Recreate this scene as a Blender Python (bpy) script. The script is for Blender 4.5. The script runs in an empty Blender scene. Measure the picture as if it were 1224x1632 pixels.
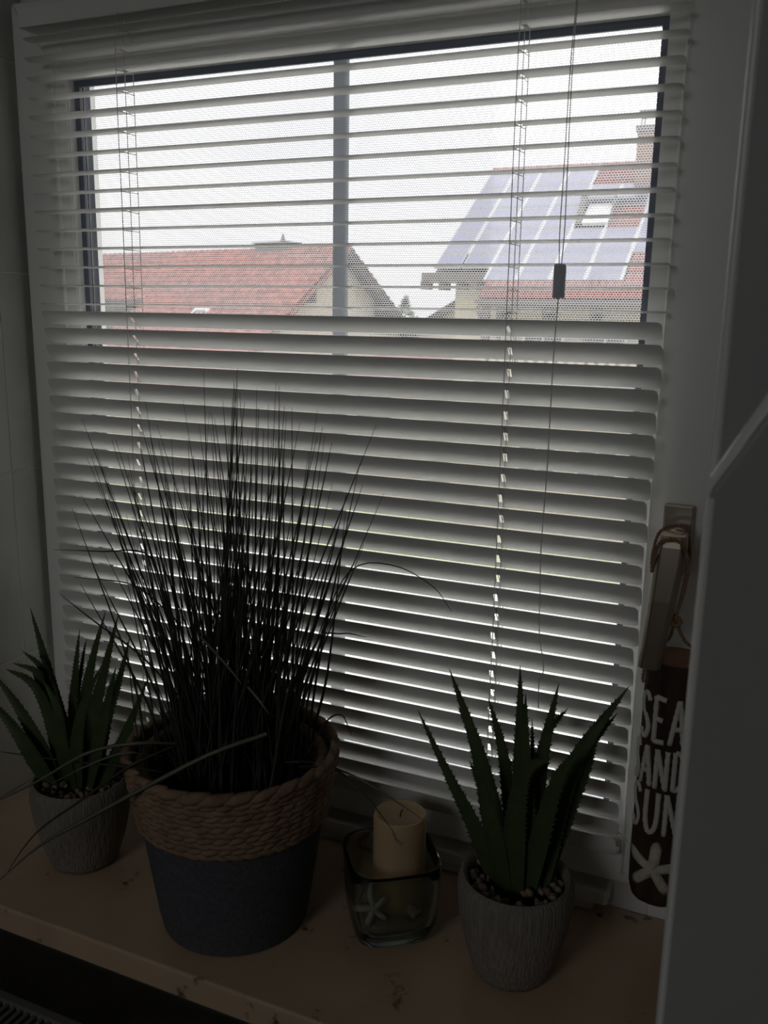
import bpy, bmesh, math, random
from mathutils import Vector, Matrix

scene = bpy.context.scene
col = scene.collection
rnd = random.Random(7)
PI = math.pi

# ------------------------------------------------------------------ camera
cam_data = bpy.data.cameras.new('camera')
cam = bpy.data.objects.new('camera', cam_data)
col.objects.link(cam)
cam_data.sensor_fit = 'HORIZONTAL'
cam_data.sensor_width = 36.0
cam_data.lens = 1433.41 / 1224 * 36.0
cam_data.clip_start = 0.02
cam_data.clip_end = 400
cam.matrix_world = Matrix(((0.91412032, -0.10235958, 0.39230927, 0.0),
                           (0.4050932, 0.19039616, -0.89423085, -0.87),
                           (0.01683892, 0.9763564, 0.21551017, 0.64),
                           (0, 0, 0, 1)))
cam_data.dof.use_dof = True
cam_data.dof.focus_distance = 1.15
cam_data.dof.aperture_fstop = 18.0
scene.camera = cam

# ------------------------------------------------------------------ sky (even overcast) and exposure
world = bpy.data.worlds.new('overcast_sky')
scene.world = world
world.use_nodes = True
wn, wl = world.node_tree.nodes, world.node_tree.links
for n in list(wn):
    wn.remove(n)
w_out = wn.new('ShaderNodeOutputWorld')
w_bg = wn.new('ShaderNodeBackground')
w_tc = wn.new('ShaderNodeTexCoord')
w_map = wn.new('ShaderNodeMapping')
w_map.inputs['Scale'].default_value = (1.6, 1.6, 4.0)
w_noise = wn.new('ShaderNodeTexNoise')
w_noise.inputs['Scale'].default_value = 2.2
w_noise.inputs['Detail'].default_value = 5
w_ramp = wn.new('ShaderNodeValToRGB')
w_ramp.color_ramp.elements[0].position = 0.3
w_ramp.color_ramp.elements[0].color = (0.72, 0.74, 0.79, 1)
w_ramp.color_ramp.elements[1].position = 0.68
w_ramp.color_ramp.elements[1].color = (1.0, 0.99, 0.98, 1)
wl.new(w_tc.outputs['Generated'], w_map.inputs['Vector'])
wl.new(w_map.outputs['Vector'], w_noise.inputs['Vector'])
wl.new(w_noise.outputs['Fac'], w_ramp.inputs['Fac'])
wl.new(w_ramp.outputs['Color'], w_bg.inputs['Color'])
# overcast luminance rises from the horizon to the zenith (CIE overcast sky)
w_sep = wn.new('ShaderNodeSeparateXYZ')
w_max = wn.new('ShaderNodeMath'); w_max.operation = 'MAXIMUM'; w_max.inputs[1].default_value = 0.0
w_mad = wn.new('ShaderNodeMath'); w_mad.operation = 'MULTIPLY_ADD'
w_mad.inputs[1].default_value = 1.6
w_mad.inputs[2].default_value = 0.62
wl.new(w_tc.outputs['Generated'], w_sep.inputs['Vector'])
wl.new(w_sep.outputs['Z'], w_max.inputs[0])
wl.new(w_max.outputs['Value'], w_mad.inputs[0])
wl.new(w_mad.outputs['Value'], w_bg.inputs['Strength'])
wl.new(w_bg.outputs['Background'], w_out.inputs['Surface'])

portal_data = bpy.data.lights.new('window_portal', 'AREA')
portal_data.shape = 'RECTANGLE'
portal_data.size = 0.80
portal_data.size_y = 0.90
portal_data.cycles.is_portal = True
portal = bpy.data.objects.new('window_portal', portal_data)
col.objects.link(portal)
portal.location = (-0.46, 0.135, 0.52)
portal.rotation_euler = (-PI / 2, 0, 0)

portal_data2 = bpy.data.lights.new('fill_window_portal', 'AREA')  # portal for the added fill window behind the camera
portal_data2.shape = 'RECTANGLE'
portal_data2.size = 0.84
portal_data2.size_y = 0.86
portal_data2.cycles.is_portal = True
portal2 = bpy.data.objects.new('fill_window_portal', portal_data2)
col.objects.link(portal2)
portal2.location = (-0.75, -2.69, 1.15)
portal2.rotation_euler = (PI / 2, 0, 0)

scene.view_settings.view_transform = 'Standard'
scene.view_settings.look = 'None'
scene.view_settings.gamma = 1.0
scene.view_settings.use_curve_mapping = False
scene.view_settings.exposure = 1.24
scene.cycles.max_bounces = 14
scene.cycles.diffuse_bounces = 8
scene.cycles.glossy_bounces = 4
scene.cycles.transmission_bounces = 10
scene.cycles.transparent_max_bounces = 40
scene.cycles.sample_clamp_indirect = 6.0

# ------------------------------------------------------------------ materials
MATS = {}

def mat(name, color, rough=0.6, spec=0.4, metal=0.0, noise=None, bump=None, trans=0.0, coat=0.0, stretch=None):
    """Principled material; noise=(scale, second colour, contrast), bump=(scale, strength)."""
    m = bpy.data.materials.new(name)
    m.use_nodes = True
    nt = m.node_tree
    b = nt.nodes['Principled BSDF']
    b.inputs['Base Color'].default_value = (*color, 1)
    b.inputs['Roughness'].default_value = rough
    b.inputs['Specular IOR Level'].default_value = spec
    b.inputs['Metallic'].default_value = metal
    b.inputs['Coat Weight'].default_value = coat
    vec = None
    if noise or bump:
        tc = nt.nodes.new('ShaderNodeTexCoord')
        mp = nt.nodes.new('ShaderNodeMapping')
        if stretch:
            mp.inputs['Scale'].default_value = stretch
        nt.links.new(tc.outputs['Object'], mp.inputs['Vector'])
        vec = mp.outputs['Vector']
    if noise:
        n = nt.nodes.new('ShaderNodeTexNoise')
        n.inputs['Scale'].default_value = noise[0]
        n.inputs['Detail'].default_value = 6
        r = nt.nodes.new('ShaderNodeValToRGB')
        c = noise[2] if len(noise) > 2 else 0.2
        r.color_ramp.elements[0].position = 0.5 - c
        r.color_ramp.elements[1].position = 0.5 + c
        r.color_ramp.elements[0].color = (*color, 1)
        r.color_ramp.elements[1].color = (*noise[1], 1)
        nt.links.new(vec, n.inputs['Vector'])
        nt.links.new(n.outputs['Fac'], r.inputs['Fac'])
        nt.links.new(r.outputs['Color'], b.inputs['Base Color'])
    if bump:
        n2 = nt.nodes.new('ShaderNodeTexNoise')
        n2.inputs['Scale'].default_value = bump[0]
        n2.inputs['Detail'].default_value = 4
        bp = nt.nodes.new('ShaderNodeBump')
        bp.inputs['Strength'].default_value = bump[1]
        bp.inputs['Distance'].default_value = 0.002
        nt.links.new(vec, n2.inputs['Vector'])
        nt.links.new(n2.outputs['Fac'], bp.inputs['Height'])
        nt.links.new(bp.outputs['Normal'], b.inputs['Normal'])
    if trans:
        tr = nt.nodes.new('ShaderNodeBsdfTranslucent')
        mx = nt.nodes.new('ShaderNodeMixShader')
        mx.inputs['Fac'].default_value = trans
        tr.inputs['Color'].default_value = (*color, 1)
        if noise:
            nt.links.new(r.outputs['Color'], tr.inputs['Color'])
        nt.links.new(b.outputs['BSDF'], mx.inputs[1])
        nt.links.new(tr.outputs['BSDF'], mx.inputs[2])
        nt.links.new(mx.outputs['Shader'], nt.nodes['Material Output'].inputs['Surface'])
    MATS[name] = m
    return m

mat('slat_white', (0.82, 0.82, 0.80), 0.33, 0.5)
mat('cord_white', (0.78, 0.78, 0.77), 0.7, 0.2, trans=0.3)
mat('upvc', (0.80, 0.80, 0.78), 0.35, 0.4)
mat('gasket', (0.13, 0.15, 0.20), 0.4, 0.4)
mat('spacer', (0.06, 0.07, 0.10), 0.35, 0.5)
mat('bar_grey', (0.74, 0.77, 0.81), 0.5, 0.3, trans=0.3)
mat('tassel', (0.72, 0.73, 0.84), 0.5, 0.3)
mat('plaster', (0.55, 0.54, 0.51), 0.9, 0.1, noise=(6, (0.50, 0.49, 0.46)))
mat('room_paint', (0.50, 0.48, 0.45), 0.9, 0.1)
mat('room_floor', (0.30, 0.25, 0.2), 0.7, 0.2)
mat('tile_glaze', (0.84, 0.85, 0.82), 0.25, 0.5, noise=(7, (0.70, 0.71, 0.69), 0.12), coat=0.2)
mat('grout', (0.85, 0.85, 0.83), 0.9, 0.1)
mat('cabinet_grey', (0.36, 0.36, 0.355), 0.45, 0.4)
mat('trim_gloss', (0.8, 0.8, 0.79), 0.25, 0.5)
mat('radiator', (0.16, 0.16, 0.155), 0.4, 0.4)
mat('metal_satin', (0.52, 0.46, 0.38), 0.32, 0.5, metal=1.0)
mat('twine', (0.34, 0.22, 0.13), 0.9, 0.1, noise=(300, (0.22, 0.14, 0.08)))
mat('bark', (0.075, 0.05, 0.036), 0.85, 0.2, noise=(60, (0.03, 0.02, 0.016)), bump=(90, 0.8), stretch=(1, 1, 0.15))
mat('cut_wood', (0.30, 0.17, 0.10), 0.8, 0.2, noise=(60, (0.20, 0.11, 0.06)))
mat('paint_white', (0.66, 0.64, 0.58), 0.8, 0.2)
mat('starfish', (0.68, 0.64, 0.55), 0.85, 0.15, noise=(200, (0.5, 0.46, 0.38)), bump=(300, 0.5))
mat('felt', (0.12, 0.123, 0.137), 0.95, 0.05, noise=(220, (0.075, 0.078, 0.09), 0.25), bump=(500, 0.6))
mat('seagrass', (0.36, 0.25, 0.16), 0.8, 0.2, noise=(55, (0.17, 0.11, 0.07), 0.25), bump=(260, 0.5))
mat('soil', (0.02, 0.018, 0.016), 0.95, 0.05, bump=(300, 1.0))
mat('blade', (0.075, 0.09, 0.065), 0.45, 0.4, noise=(40, (0.05, 0.062, 0.05)), trans=0.12)
mat('blade_pale', (0.20, 0.21, 0.15), 0.45, 0.4, trans=0.15)
mat('aloe', (0.10, 0.14, 0.05), 0.5, 0.4, noise=(30, (0.055, 0.09, 0.04), 0.25), trans=0.25)
mat('pot_clay', (0.31, 0.28, 0.25), 0.85, 0.15, noise=(420, (0.20, 0.18, 0.16), 0.2), bump=(420, 1.0), stretch=(1, 1, 0.02))
mat('pot_rim', (0.27, 0.25, 0.225), 0.85, 0.15, noise=(90, (0.21, 0.195, 0.175)))
for i, c in enumerate(((0.30, 0.22, 0.18), (0.22, 0.16, 0.14), (0.36, 0.30, 0.25), (0.16, 0.12, 0.105))):
    mat('pebble_%s' % 'abcd'[i], c, 0.8, 0.2, noise=(150, tuple(v * 0.7 for v in c)))
mat('wax', (0.56, 0.41, 0.25), 0.5, 0.3)
wx = MATS['wax'].node_tree.nodes['Principled BSDF']
wx.inputs['Subsurface Weight'].default_value = 0.6
wx.inputs['Subsurface Radius'].default_value = (0.02, 0.012, 0.006)
wx.inputs['Subsurface Scale'].default_value = 1.0
mat('wick', (0.03, 0.025, 0.02), 0.9, 0.1)
mat('sand', (0.45, 0.37, 0.28), 0.95, 0.05, noise=(400, (0.3, 0.24, 0.18)), bump=(500, 0.8))
mat('shell', (0.55, 0.45, 0.38), 0.5, 0.3, noise=(120, (0.38, 0.28, 0.23)))
# outdoors
mat('roof_red', (0.32, 0.12, 0.09), 0.8, 0.2, noise=(3.6, (0.14, 0.055, 0.045), 0.12))
mat('tile_red', (0.24, 0.075, 0.06), 0.8, 0.2, noise=(3, (0.16, 0.06, 0.052), 0.3))
mat('render_cream', (0.42, 0.37, 0.31), 0.95, 0.1)
mat('render_yellow', (0.40, 0.36, 0.26), 0.95, 0.1)
mat('wood_dark', (0.05, 0.038, 0.034), 0.85, 0.15, noise=(4, (0.03, 0.024, 0.022)))
mat('wood_grey', (0.11, 0.10, 0.085), 0.85, 0.15, noise=(4, (0.08, 0.07, 0.06)))
mat('chimney_brick', (0.19, 0.11, 0.085), 0.9, 0.1, noise=(12, (0.14, 0.085, 0.065)))
mat('sheet_metal', (0.09, 0.08, 0.075), 0.6, 0.3)
mat('pv_cell', (0.085, 0.085, 0.15), 0.3, 0.5)
mat('pv_frame', (0.33, 0.33, 0.34), 0.4, 0.4)
mat('house_glass', (0.05, 0.055, 0.065), 0.15, 0.6)
mat('white_frame', (0.62, 0.62, 0.61), 0.5, 0.3)
mat('foliage', (0.10, 0.16, 0.065), 0.8, 0.2, noise=(3, (0.06, 0.11, 0.045)), trans=0.2)
mat('trunk', (0.12, 0.09, 0.07), 0.9, 0.1)
mat('lawn', (0.36, 0.40, 0.17), 0.95, 0.05, noise=(0.6, (0.46, 0.46, 0.28), 0.25))
mat('paving', (0.74, 0.72, 0.67), 0.9, 0.1, noise=(1.5, (0.66, 0.64, 0.59)))

def node_mat(name):
    m = bpy.data.materials.new(name)
    m.use_nodes = True
    nt = m.node_tree
    for n in list(nt.nodes):
        nt.nodes.remove(n)
    out = nt.nodes.new('ShaderNodeOutputMaterial')
    MATS[name] = m
    return m, nt, out

# clear window glass: transmits straight, reflects by Fresnel
m, nt, out = node_mat('pane_glass')
tr = nt.nodes.new('ShaderNodeBsdfTransparent')
tr.inputs['Color'].default_value = (0.985, 0.985, 0.988, 1)
gl = nt.nodes.new('ShaderNodeBsdfGlossy')
gl.inputs['Roughness'].default_value = 0.02
fr = nt.nodes.new('ShaderNodeFresnel')
fr.inputs['IOR'].default_value = 1.3
mx = nt.nodes.new('ShaderNodeMixShader')
nt.links.new(fr.outputs['Fac'], mx.inputs['Fac'])
nt.links.new(tr.outputs['BSDF'], mx.inputs[1])
nt.links.new(gl.outputs['BSDF'], mx.inputs[2])
nt.links.new(mx.outputs['Shader'], out.inputs['Surface'])

# woven insect screen: open cells between pale threads
m, nt, out = node_mat('insect_mesh')
tc = nt.nodes.new('ShaderNodeTexCoord')
sp = nt.nodes.new('ShaderNodeSeparateXYZ')
cb = nt.nodes.new('ShaderNodeCombineXYZ')
nt.links.new(tc.outputs['Object'], sp.inputs['Vector'])
nt.links.new(sp.outputs['X'], cb.inputs['X'])
nt.links.new(sp.outputs['Z'], cb.inputs['Y'])
br = nt.nodes.new('ShaderNodeTexBrick')
br.offset = 0.5
br.inputs['Scale'].default_value = 1.0
br.inputs['Brick Width'].default_value = 0.0031
br.inputs['Row Height'].default_value = 0.0024
br.inputs['Mortar Size'].default_value = 0.00036
br.inputs['Mortar Smooth'].default_value = 0.0
br.inputs['Color1'].default_value = (0, 0, 0, 1)
br.inputs['Color2'].default_value = (0, 0, 0, 1)
br.inputs['Mortar'].default_value = (1, 1, 1, 1)
nt.links.new(cb.outputs['Vector'], br.inputs['Vector'])
hole = nt.nodes.new('ShaderNodeBsdfTransparent')
df = nt.nodes.new('ShaderNodeBsdfDiffuse')
df.inputs['Color'].default_value = (0.25, 0.25, 0.26, 1)
tl = nt.nodes.new('ShaderNodeBsdfTranslucent')
tl.inputs['Color'].default_value = (0.42, 0.42, 0.43, 1)
thr = nt.nodes.new('ShaderNodeMixShader')
thr.inputs['Fac'].default_value = 0.75
mx = nt.nodes.new('ShaderNodeMixShader')
nt.links.new(df.outputs['BSDF'], thr.inputs[1])
nt.links.new(tl.outputs['BSDF'], thr.inputs[2])
nt.links.new(br.outputs['Color'], mx.inputs['Fac'])
nt.links.new(hole.outputs['BSDF'], mx.inputs[1])
nt.links.new(thr.outputs['Shader'], mx.inputs[2])
nt.links.new(mx.outputs['Shader'], out.inputs['Surface'])

# thick drinking-glass style holder
m, nt, out = node_mat('holder_glass')
g = nt.nodes.new('ShaderNodeBsdfGlass')
g.inputs['Color'].default_value = (0.86, 0.90, 0.89, 1)
g.inputs['IOR'].default_value = 1.47
g.inputs['Roughness'].default_value = 0.0
nt.links.new(g.outputs['BSDF'], out.inputs['Surface'])

# limestone sill with brown stains
m = mat('sill_stone', (0.60, 0.45, 0.31), 0.32, 0.45, noise=(9, (0.46, 0.34, 0.23), 0.22), coat=0.15)
nt = m.node_tree
b = nt.nodes['Principled BSDF']
ramp_link = b.inputs['Base Color'].links[0].from_socket
tc = nt.nodes.new('ShaderNodeTexCoord')
n2 = nt.nodes.new('ShaderNodeTexNoise')
n2.inputs['Scale'].default_value = 55
n2.inputs['Detail'].default_value = 5
n2.inputs['Roughness'].default_value = 0.7
n3 = nt.nodes.new('ShaderNodeTexNoise')
n3.inputs['Scale'].default_value = 9
mul = nt.nodes.new('ShaderNodeMath'); mul.operation = 'MULTIPLY'
rr = nt.nodes.new('ShaderNodeValToRGB')
rr.color_ramp.elements[0].position = 0.335
rr.color_ramp.elements[1].position = 0.40
mixc = nt.nodes.new('ShaderNodeMixRGB')
mixc.inputs['Color2'].default_value = (0.11, 0.07, 0.045, 1)
nt.links.new(tc.outputs['Object'], n2.inputs['Vector'])
nt.links.new(tc.outputs['Object'], n3.inputs['Vector'])
nt.links.new(n2.outputs['Fac'], mul.inputs[0])
nt.links.new(n3.outputs['Fac'], mul.inputs[1])
sx = nt.nodes.new('ShaderNodeVectorMath'); sx.operation = 'DISTANCE'
sx.inputs[1].default_value = (-0.2814, -0.1581, 0.0)
sm = nt.nodes.new('ShaderNodeMapRange')
sm.inputs['From Min'].default_value = 0.012
sm.inputs['From Max'].default_value = 0.034
sm.inputs['To Min'].default_value = 0.10
sm.inputs['To Max'].default_value = 0.0
sa = nt.nodes.new('ShaderNodeMath'); sa.operation = 'ADD'
nt.links.new(tc.outputs['Object'], sx.inputs[0])
nt.links.new(sx.outputs['Value'], sm.inputs['Value'])
nt.links.new(mul.outputs['Value'], sa.inputs[0])
nt.links.new(sm.outputs['Result'], sa.inputs[1])
nt.links.new(sa.outputs['Value'], rr.inputs['Fac'])
nt.links.new(rr.outputs['Color'], mixc.inputs['Fac'])
nt.links.new(ramp_link, mixc.inputs['Color1'])
nt.links.new(mixc.outputs['Color'], b.inputs['Base Color'])

# ------------------------------------------------------------------ helpers
def wloc(o):
    v = Vector((0, 0, 0))
    while o is not None:
        v = v + o.location
        o = o.parent
    return v

def link_mesh(name, me, material, parent=None, smooth=False):
    if material and not me.materials:
        me.materials.append(MATS[material])
    if smooth:
        me.polygons.foreach_set('use_smooth', [True] * len(me.polygons))
    o = bpy.data.objects.new(name, me)
    col.objects.link(o)
    if parent is not None:
        o.parent = parent
        o.location = -wloc(parent)
    return o

def mesh(name, verts, faces, material, parent=None, smooth=False):
    """ONE mesh object from world-space vertices."""
    me = bpy.data.meshes.new(name)
    me.from_pydata([tuple(v) for v in verts], [], faces)
    me.validate()
    bm = bmesh.new(); bm.from_mesh(me)
    bmesh.ops.recalc_face_normals(bm, faces=bm.faces)
    bm.to_mesh(me); bm.free()
    return link_mesh(name, me, material, parent, smooth)

def thing(name, label, cat, loc=(0, 0, 0), group=None):
    o = bpy.data.objects.new(name, None)
    o.empty_display_size = 0.05
    col.objects.link(o)
    o.location = loc
    tag(o, label, cat, group)
    return o

def tag(o, label, cat, group=None):
    o['label'] = label
    o['category'] = cat
    if group:
        o['group'] = group
    return o

def struct(o, label=None):
    o['kind'] = 'structure'
    if label:
        o['label'] = label
    return o

def stuff(o):
    o['kind'] = 'stuff'
    return o

class MB:
    """collects shapes for one mesh"""
    def __init__(s):
        s.v = []; s.f = []
    def add(s, v, f):
        k = len(s.v)
        s.v += [Vector(p) for p in v]
        s.f += [tuple(i + k for i in q) for q in f]
        return s
    def box(s, x0, x1, y0, y1, z0, z1, M=None):
        v = [Vector((x, y, z)) for z in (z0, z1) for y in (y0, y1) for x in (x0, x1)]
        if M is not None:
            v = [M @ p for p in v]
        return s.add(v, [(0, 2, 3, 1), (4, 5, 7, 6), (0, 1, 5, 4), (2, 6, 7, 3), (0, 4, 6, 2), (1, 3, 7, 5)])
    def tube(s, pts, r, n=6, caps=True, closed=False):
        pts = [Vector(p) for p in pts]
        rs = r if isinstance(r, (list, tuple)) else [r] * len(pts)
        m = len(pts)
        v = []
        prev = None
        for i, p in enumerate(pts):
            if closed:
                t = (pts[(i + 1) % m] - pts[i - 1])
            else:
                t = pts[min(i + 1, m - 1)] - pts[max(i - 1, 0)]
            t.normalize()
            if prev is None:
                a = Vector((0, 0, 1)) if abs(t.z) < 0.9 else Vector((1, 0, 0))
                u = t.cross(a).normalized()
            else:
                u = (prev - t * prev.dot(t))
                if u.length < 1e-6:
                    u = t.cross(Vector((0.3, 0.5, 0.8)))
                u.normalize()
            prev = u
            w = t.cross(u)
            for k in range(n):
                a = 2 * PI * k / n
                v.append(p + (u * math.cos(a) + w * math.sin(a)) * rs[i])
        f = []
        for i in range(m if closed else m - 1):
            j = (i + 1) % m
            for k in range(n):
                f.append((i * n + k, i * n + (k + 1) % n, j * n + (k + 1) % n, j * n + k))
        if caps and not closed:
            f.append(tuple(range(n - 1, -1, -1)))
            f.append(tuple((m - 1) * n + k for k in range(n)))
        return s.add(v, f)
    def lathe(s, prof, c, n=48):
        """prof: list of (r, z); open profile, closed at the axis where r==0"""
        v = []; f = []
        for r, z in prof:
            for k in range(n):
                a = 2 * PI * k / n
                v.append((c[0] + r * math.cos(a), c[1] + r * math.sin(a), c[2] + z))
        for i in range(len(prof) - 1):
            for k in range(n):
                f.append((i * n + k, i * n + (k + 1) % n, (i + 1) * n + (k + 1) % n, (i + 1) * n + k))
        f.append(tuple(range(n - 1, -1, -1)))
        f.append(tuple((len(prof) - 1) * n + k for k in range(n)))
        return s.add(v, f)
    def build(s, name, material, parent=None, smooth=False):
        return mesh(name, s.v, s.f, material, parent, smooth)

def bevel(o, w, seg=2):
    md = o.modifiers.new('bevel', 'BEVEL')
    md.width = w
    md.segments = seg
    md.limit_method = 'ANGLE'
    return o

def auto_smooth(o, ang=40):
    me = o.data
    me.polygons.foreach_set('use_smooth', [True] * len(me.polygons))
    try:
        me.set_sharp_from_angle(angle=math.radians(ang))
    except Exception:
        pass
    return o

def box(name, x0, x1, y0, y1, z0, z1, material, parent=None, bev=0.0):
    o = MB().box(x0, x1, y0, y1, z0, z1).build(name, material, parent)
    if bev:
        bevel(o, bev)
    return o

def bez(ps, t):
    ps = [Vector(p) for p in ps]
    while len(ps) > 1:
        ps = [ps[i].lerp(ps[i + 1], t) for i in range(len(ps) - 1)]
    return ps[0]

def spline(ps, n):
    """Catmull-Rom through ps, n samples"""
    ps = [Vector(p) for p in ps]
    out = []
    m = len(ps) - 1
    for i in range(n):
        t = i / (n - 1) * m
        k = min(int(t), m - 1)
        t -= k
        p0 = ps[k - 1] if k > 0 else ps[0] * 2 - ps[1]
        p1, p2 = ps[k], ps[k + 1]
        p3 = ps[k + 2] if k + 2 <= m else ps[m] * 2 - ps[m - 1]
        out.append(0.5 * ((2 * p1) + (p2 - p0) * t + (2 * p0 - 5 * p1 + 4 * p2 - p3) * t * t + (3 * p1 - p0 - 3 * p2 + p3) * t ** 3))
    return out

# ================================================================== THE ROOM
ZF, ZC = -0.95, 1.75            # floor and ceiling
XL, XR, YB = -2.1, 1.2, -2.6    # room limits
WF, WO = -0.205, 0.125          # front and outer face of the window wall
RL, RR, RB, RT = -0.90, -0.018, -0.03, 1.05   # window opening

struct(box('floor', XL - .1, XR + .1, YB - .1, WO, ZF - .1, ZF, 'room_floor'))
struct(box('ceiling', XL - .1, XR + .1, YB - .1, WO, ZC, ZC + .1, 'room_paint'))
struct(box('wall_left', XL - .1, XL, YB, WO, ZF, ZC, 'room_paint'))
struct(box('wall_right', XR, XR + .1, YB, WO, ZF, ZC, 'room_paint'))
# back wall with an added, unseen window opening that brightens the dark room
FILLW = (-1.19, -.31, .70, 1.60)
wb = MB().box(XL - .1, FILLW[0], YB - .1, YB, ZF, ZC).box(FILLW[1], XR + .1, YB - .1, YB, ZF, ZC)
wb.box(FILLW[0], FILLW[1], YB - .1, YB, ZF, FILLW[2]).box(FILLW[0], FILLW[1], YB - .1, YB, FILLW[3], ZC)
struct(wb.build('wall_back', 'room_paint'))
fill_win = bpy.data.objects.new('added_fill_window', None)
col.objects.link(fill_win)
fill_win.location = (-.75, YB - .05, FILLW[2])
struct(fill_win, 'added white window behind the camera, unseen, put in as fill light for the room')
wf = MB()
wf.box(XL, RL - .012, WF, WO, RB, ZC).box(RR, XR, WF, WO, ZF, ZC)
wf.box(XL, RR, -.06, WO, ZF, RB).box(RL - .012, RR, WF, WO, RT, ZC)
wall_front = struct(wf.build('wall_front', 'plaster'), 'plastered wall around the window')
# tiled left reveal: grout bed and single tiles
box('grout_bed', RL - .012, RL - .0009, WF, 0.085, RB, RT, 'grout', wall_front)
tile_me = None
for iz in range(6):
    for iy in range(3):
        y1 = 0.1832 - iy * 0.2 - 0.001
        y0 = y1 - 0.198
        y0, y1 = max(y0, WF), min(y1, 0.085)
        z0 = -0.068 + iz * 0.25 + 0.001
        z1 = z0 + 0.248
        z0, z1 = max(z0, 0.0), min(z1, RT)
        if y1 - y0 < .01 or z1 - z0 < .01:
            continue
        bevel(box('tile', RL - .004, RL + rnd.uniform(-.0003, .0003), y0, y1, z0, z1, 'tile_glaze', wall_front), 0.0012)

# ------------------------------------------------------------------ the window
win = bpy.data.objects.new('window_1', None)
col.objects.link(win)
win.location = (-0.46, 0.05, 0.0)
struct(win, 'white tilt and turn window with triple glazing and insect screen')
FX0, FX1, FZ0, FZ1 = RL + .001, RR - .001, -0.028, RT        # fixed frame outside
SX0, SX1, SZ0, SZ1 = -0.887, -0.033, 0.047, 0.992            # sash outside
GX0, GX1, GZ0, GZ1 = -0.812, -0.1255, 0.119, 0.9045            # glazing opening
fy0, fy1 = 0.048, 0.118
for nm, a in (('frame_jamb', (FX0, FX0 + .045, FZ0, FZ1)), ('frame_jamb', (FX1 - .06, FX1, FZ0, FZ1)),
              ('frame_sill', (FX0 + .045, FX1 - .06, FZ0, 0.06)), ('frame_head', (FX0 + .045, FX1 - .06, FZ1 - .085, FZ1))):
    box(nm, a[0], a[1], fy0, fy1, a[2], a[3], 'upvc', win, .002)
sy0, sy1 = 0.020, 0.083
for nm, pts in (('sash_stile', ((SX0, SZ0), (SX0, SZ1), (GX0 - .016, GZ1 + .016), (GX0 - .016, GZ0 - .016))),
                ('sash_stile', ((SX1, SZ0), (SX1, SZ1), (GX1 + .016, GZ1 + .016), (GX1 + .016, GZ0 - .016))),
                ('sash_rail', ((SX0, SZ0), (SX1, SZ0), (GX1 + .016, GZ0 - .016), (GX0 - .016, GZ0 - .016))),
                ('sash_rail', ((SX0, SZ1), (SX1, SZ1), (GX1 + .016, GZ1 + .016), (GX0 - .016, GZ1 + .016)))):
    v = [(x, y, z) for y in (sy0, sy1) for x, z in pts]
    f = [(0, 1, 2, 3), (4, 7, 6, 5)] + [(i, (i + 1) % 4, 4 + (i + 1) % 4, 4 + i) for i in range(4)]
    bevel(mesh(nm, v, f, 'upvc', win), .003, 3)
# sloped glazing beads
bo = 0.018
for nm, (a, c, ai, ci) in (('glazing_bead', ((GX0 - bo, GZ0 - bo), (GX0 - bo, GZ1 + bo), (GX0, GZ0), (GX0, GZ1))),
                           ('glazing_bead', ((GX1 + bo, GZ0 - bo), (GX1 + bo, GZ1 + bo), (GX1, GZ0), (GX1, GZ1))),
                           ('glazing_bead', ((GX0 - bo, GZ0 - bo), (GX1 + bo, GZ0 - bo), (GX0, GZ0), (GX1, GZ0))),
                           ('glazing_bead', ((GX0 - bo, GZ1 + bo), (GX1 + bo, GZ1 + bo), (GX0, GZ1), (GX1, GZ1)))):
    yb0, yb1, yb2 = 0.0225, 0.027, 0.0375
    v = [(a[0], yb0, a[1]), (c[0], yb0, c[1]), (ai[0], yb1, ai[1]), (ci[0], yb1, ci[1]),
         (a[0], yb2, a[1]), (c[0], yb2, c[1]), (ai[0], yb2, ai[1]), (ci[0], yb2, ci[1])]
    mesh(nm, v, [(0, 1, 3, 2), (4, 6, 7, 5), (2, 3, 7, 6), (0, 4, 5, 1), (0, 2, 6, 4), (1, 5, 7, 3)], 'upvc', win)

def ring(name, x0, x1, z0, z1, t, y0, y1, material, parent):
    """rectangular ring of thickness t growing inwards, as ONE mesh"""
    o = [(x0, z0), (x1, z0), (x1, z1), (x0, z1)]
    i = [(x0 + t, z0 + t), (x1 - t, z0 + t), (x1 - t, z1 - t), (x0 + t, z1 - t)]
    v = [(x, y0, z) for x, z in o] + [(x, y0, z) for x, z in i] + [(x, y1, z) for x, z in o] + [(x, y1, z) for x, z in i]
    f = []
    for k in range(4):
        n = (k + 1) % 4
        f += [(k, n, 4 + n, 4 + k), (8 + k, 12 + k, 12 + n, 8 + n), (4 + k, 4 + n, 12 + n, 12 + k), (k, 8 + k, 8 + n, n)]
    return mesh(name, v, f, material, parent)

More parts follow.
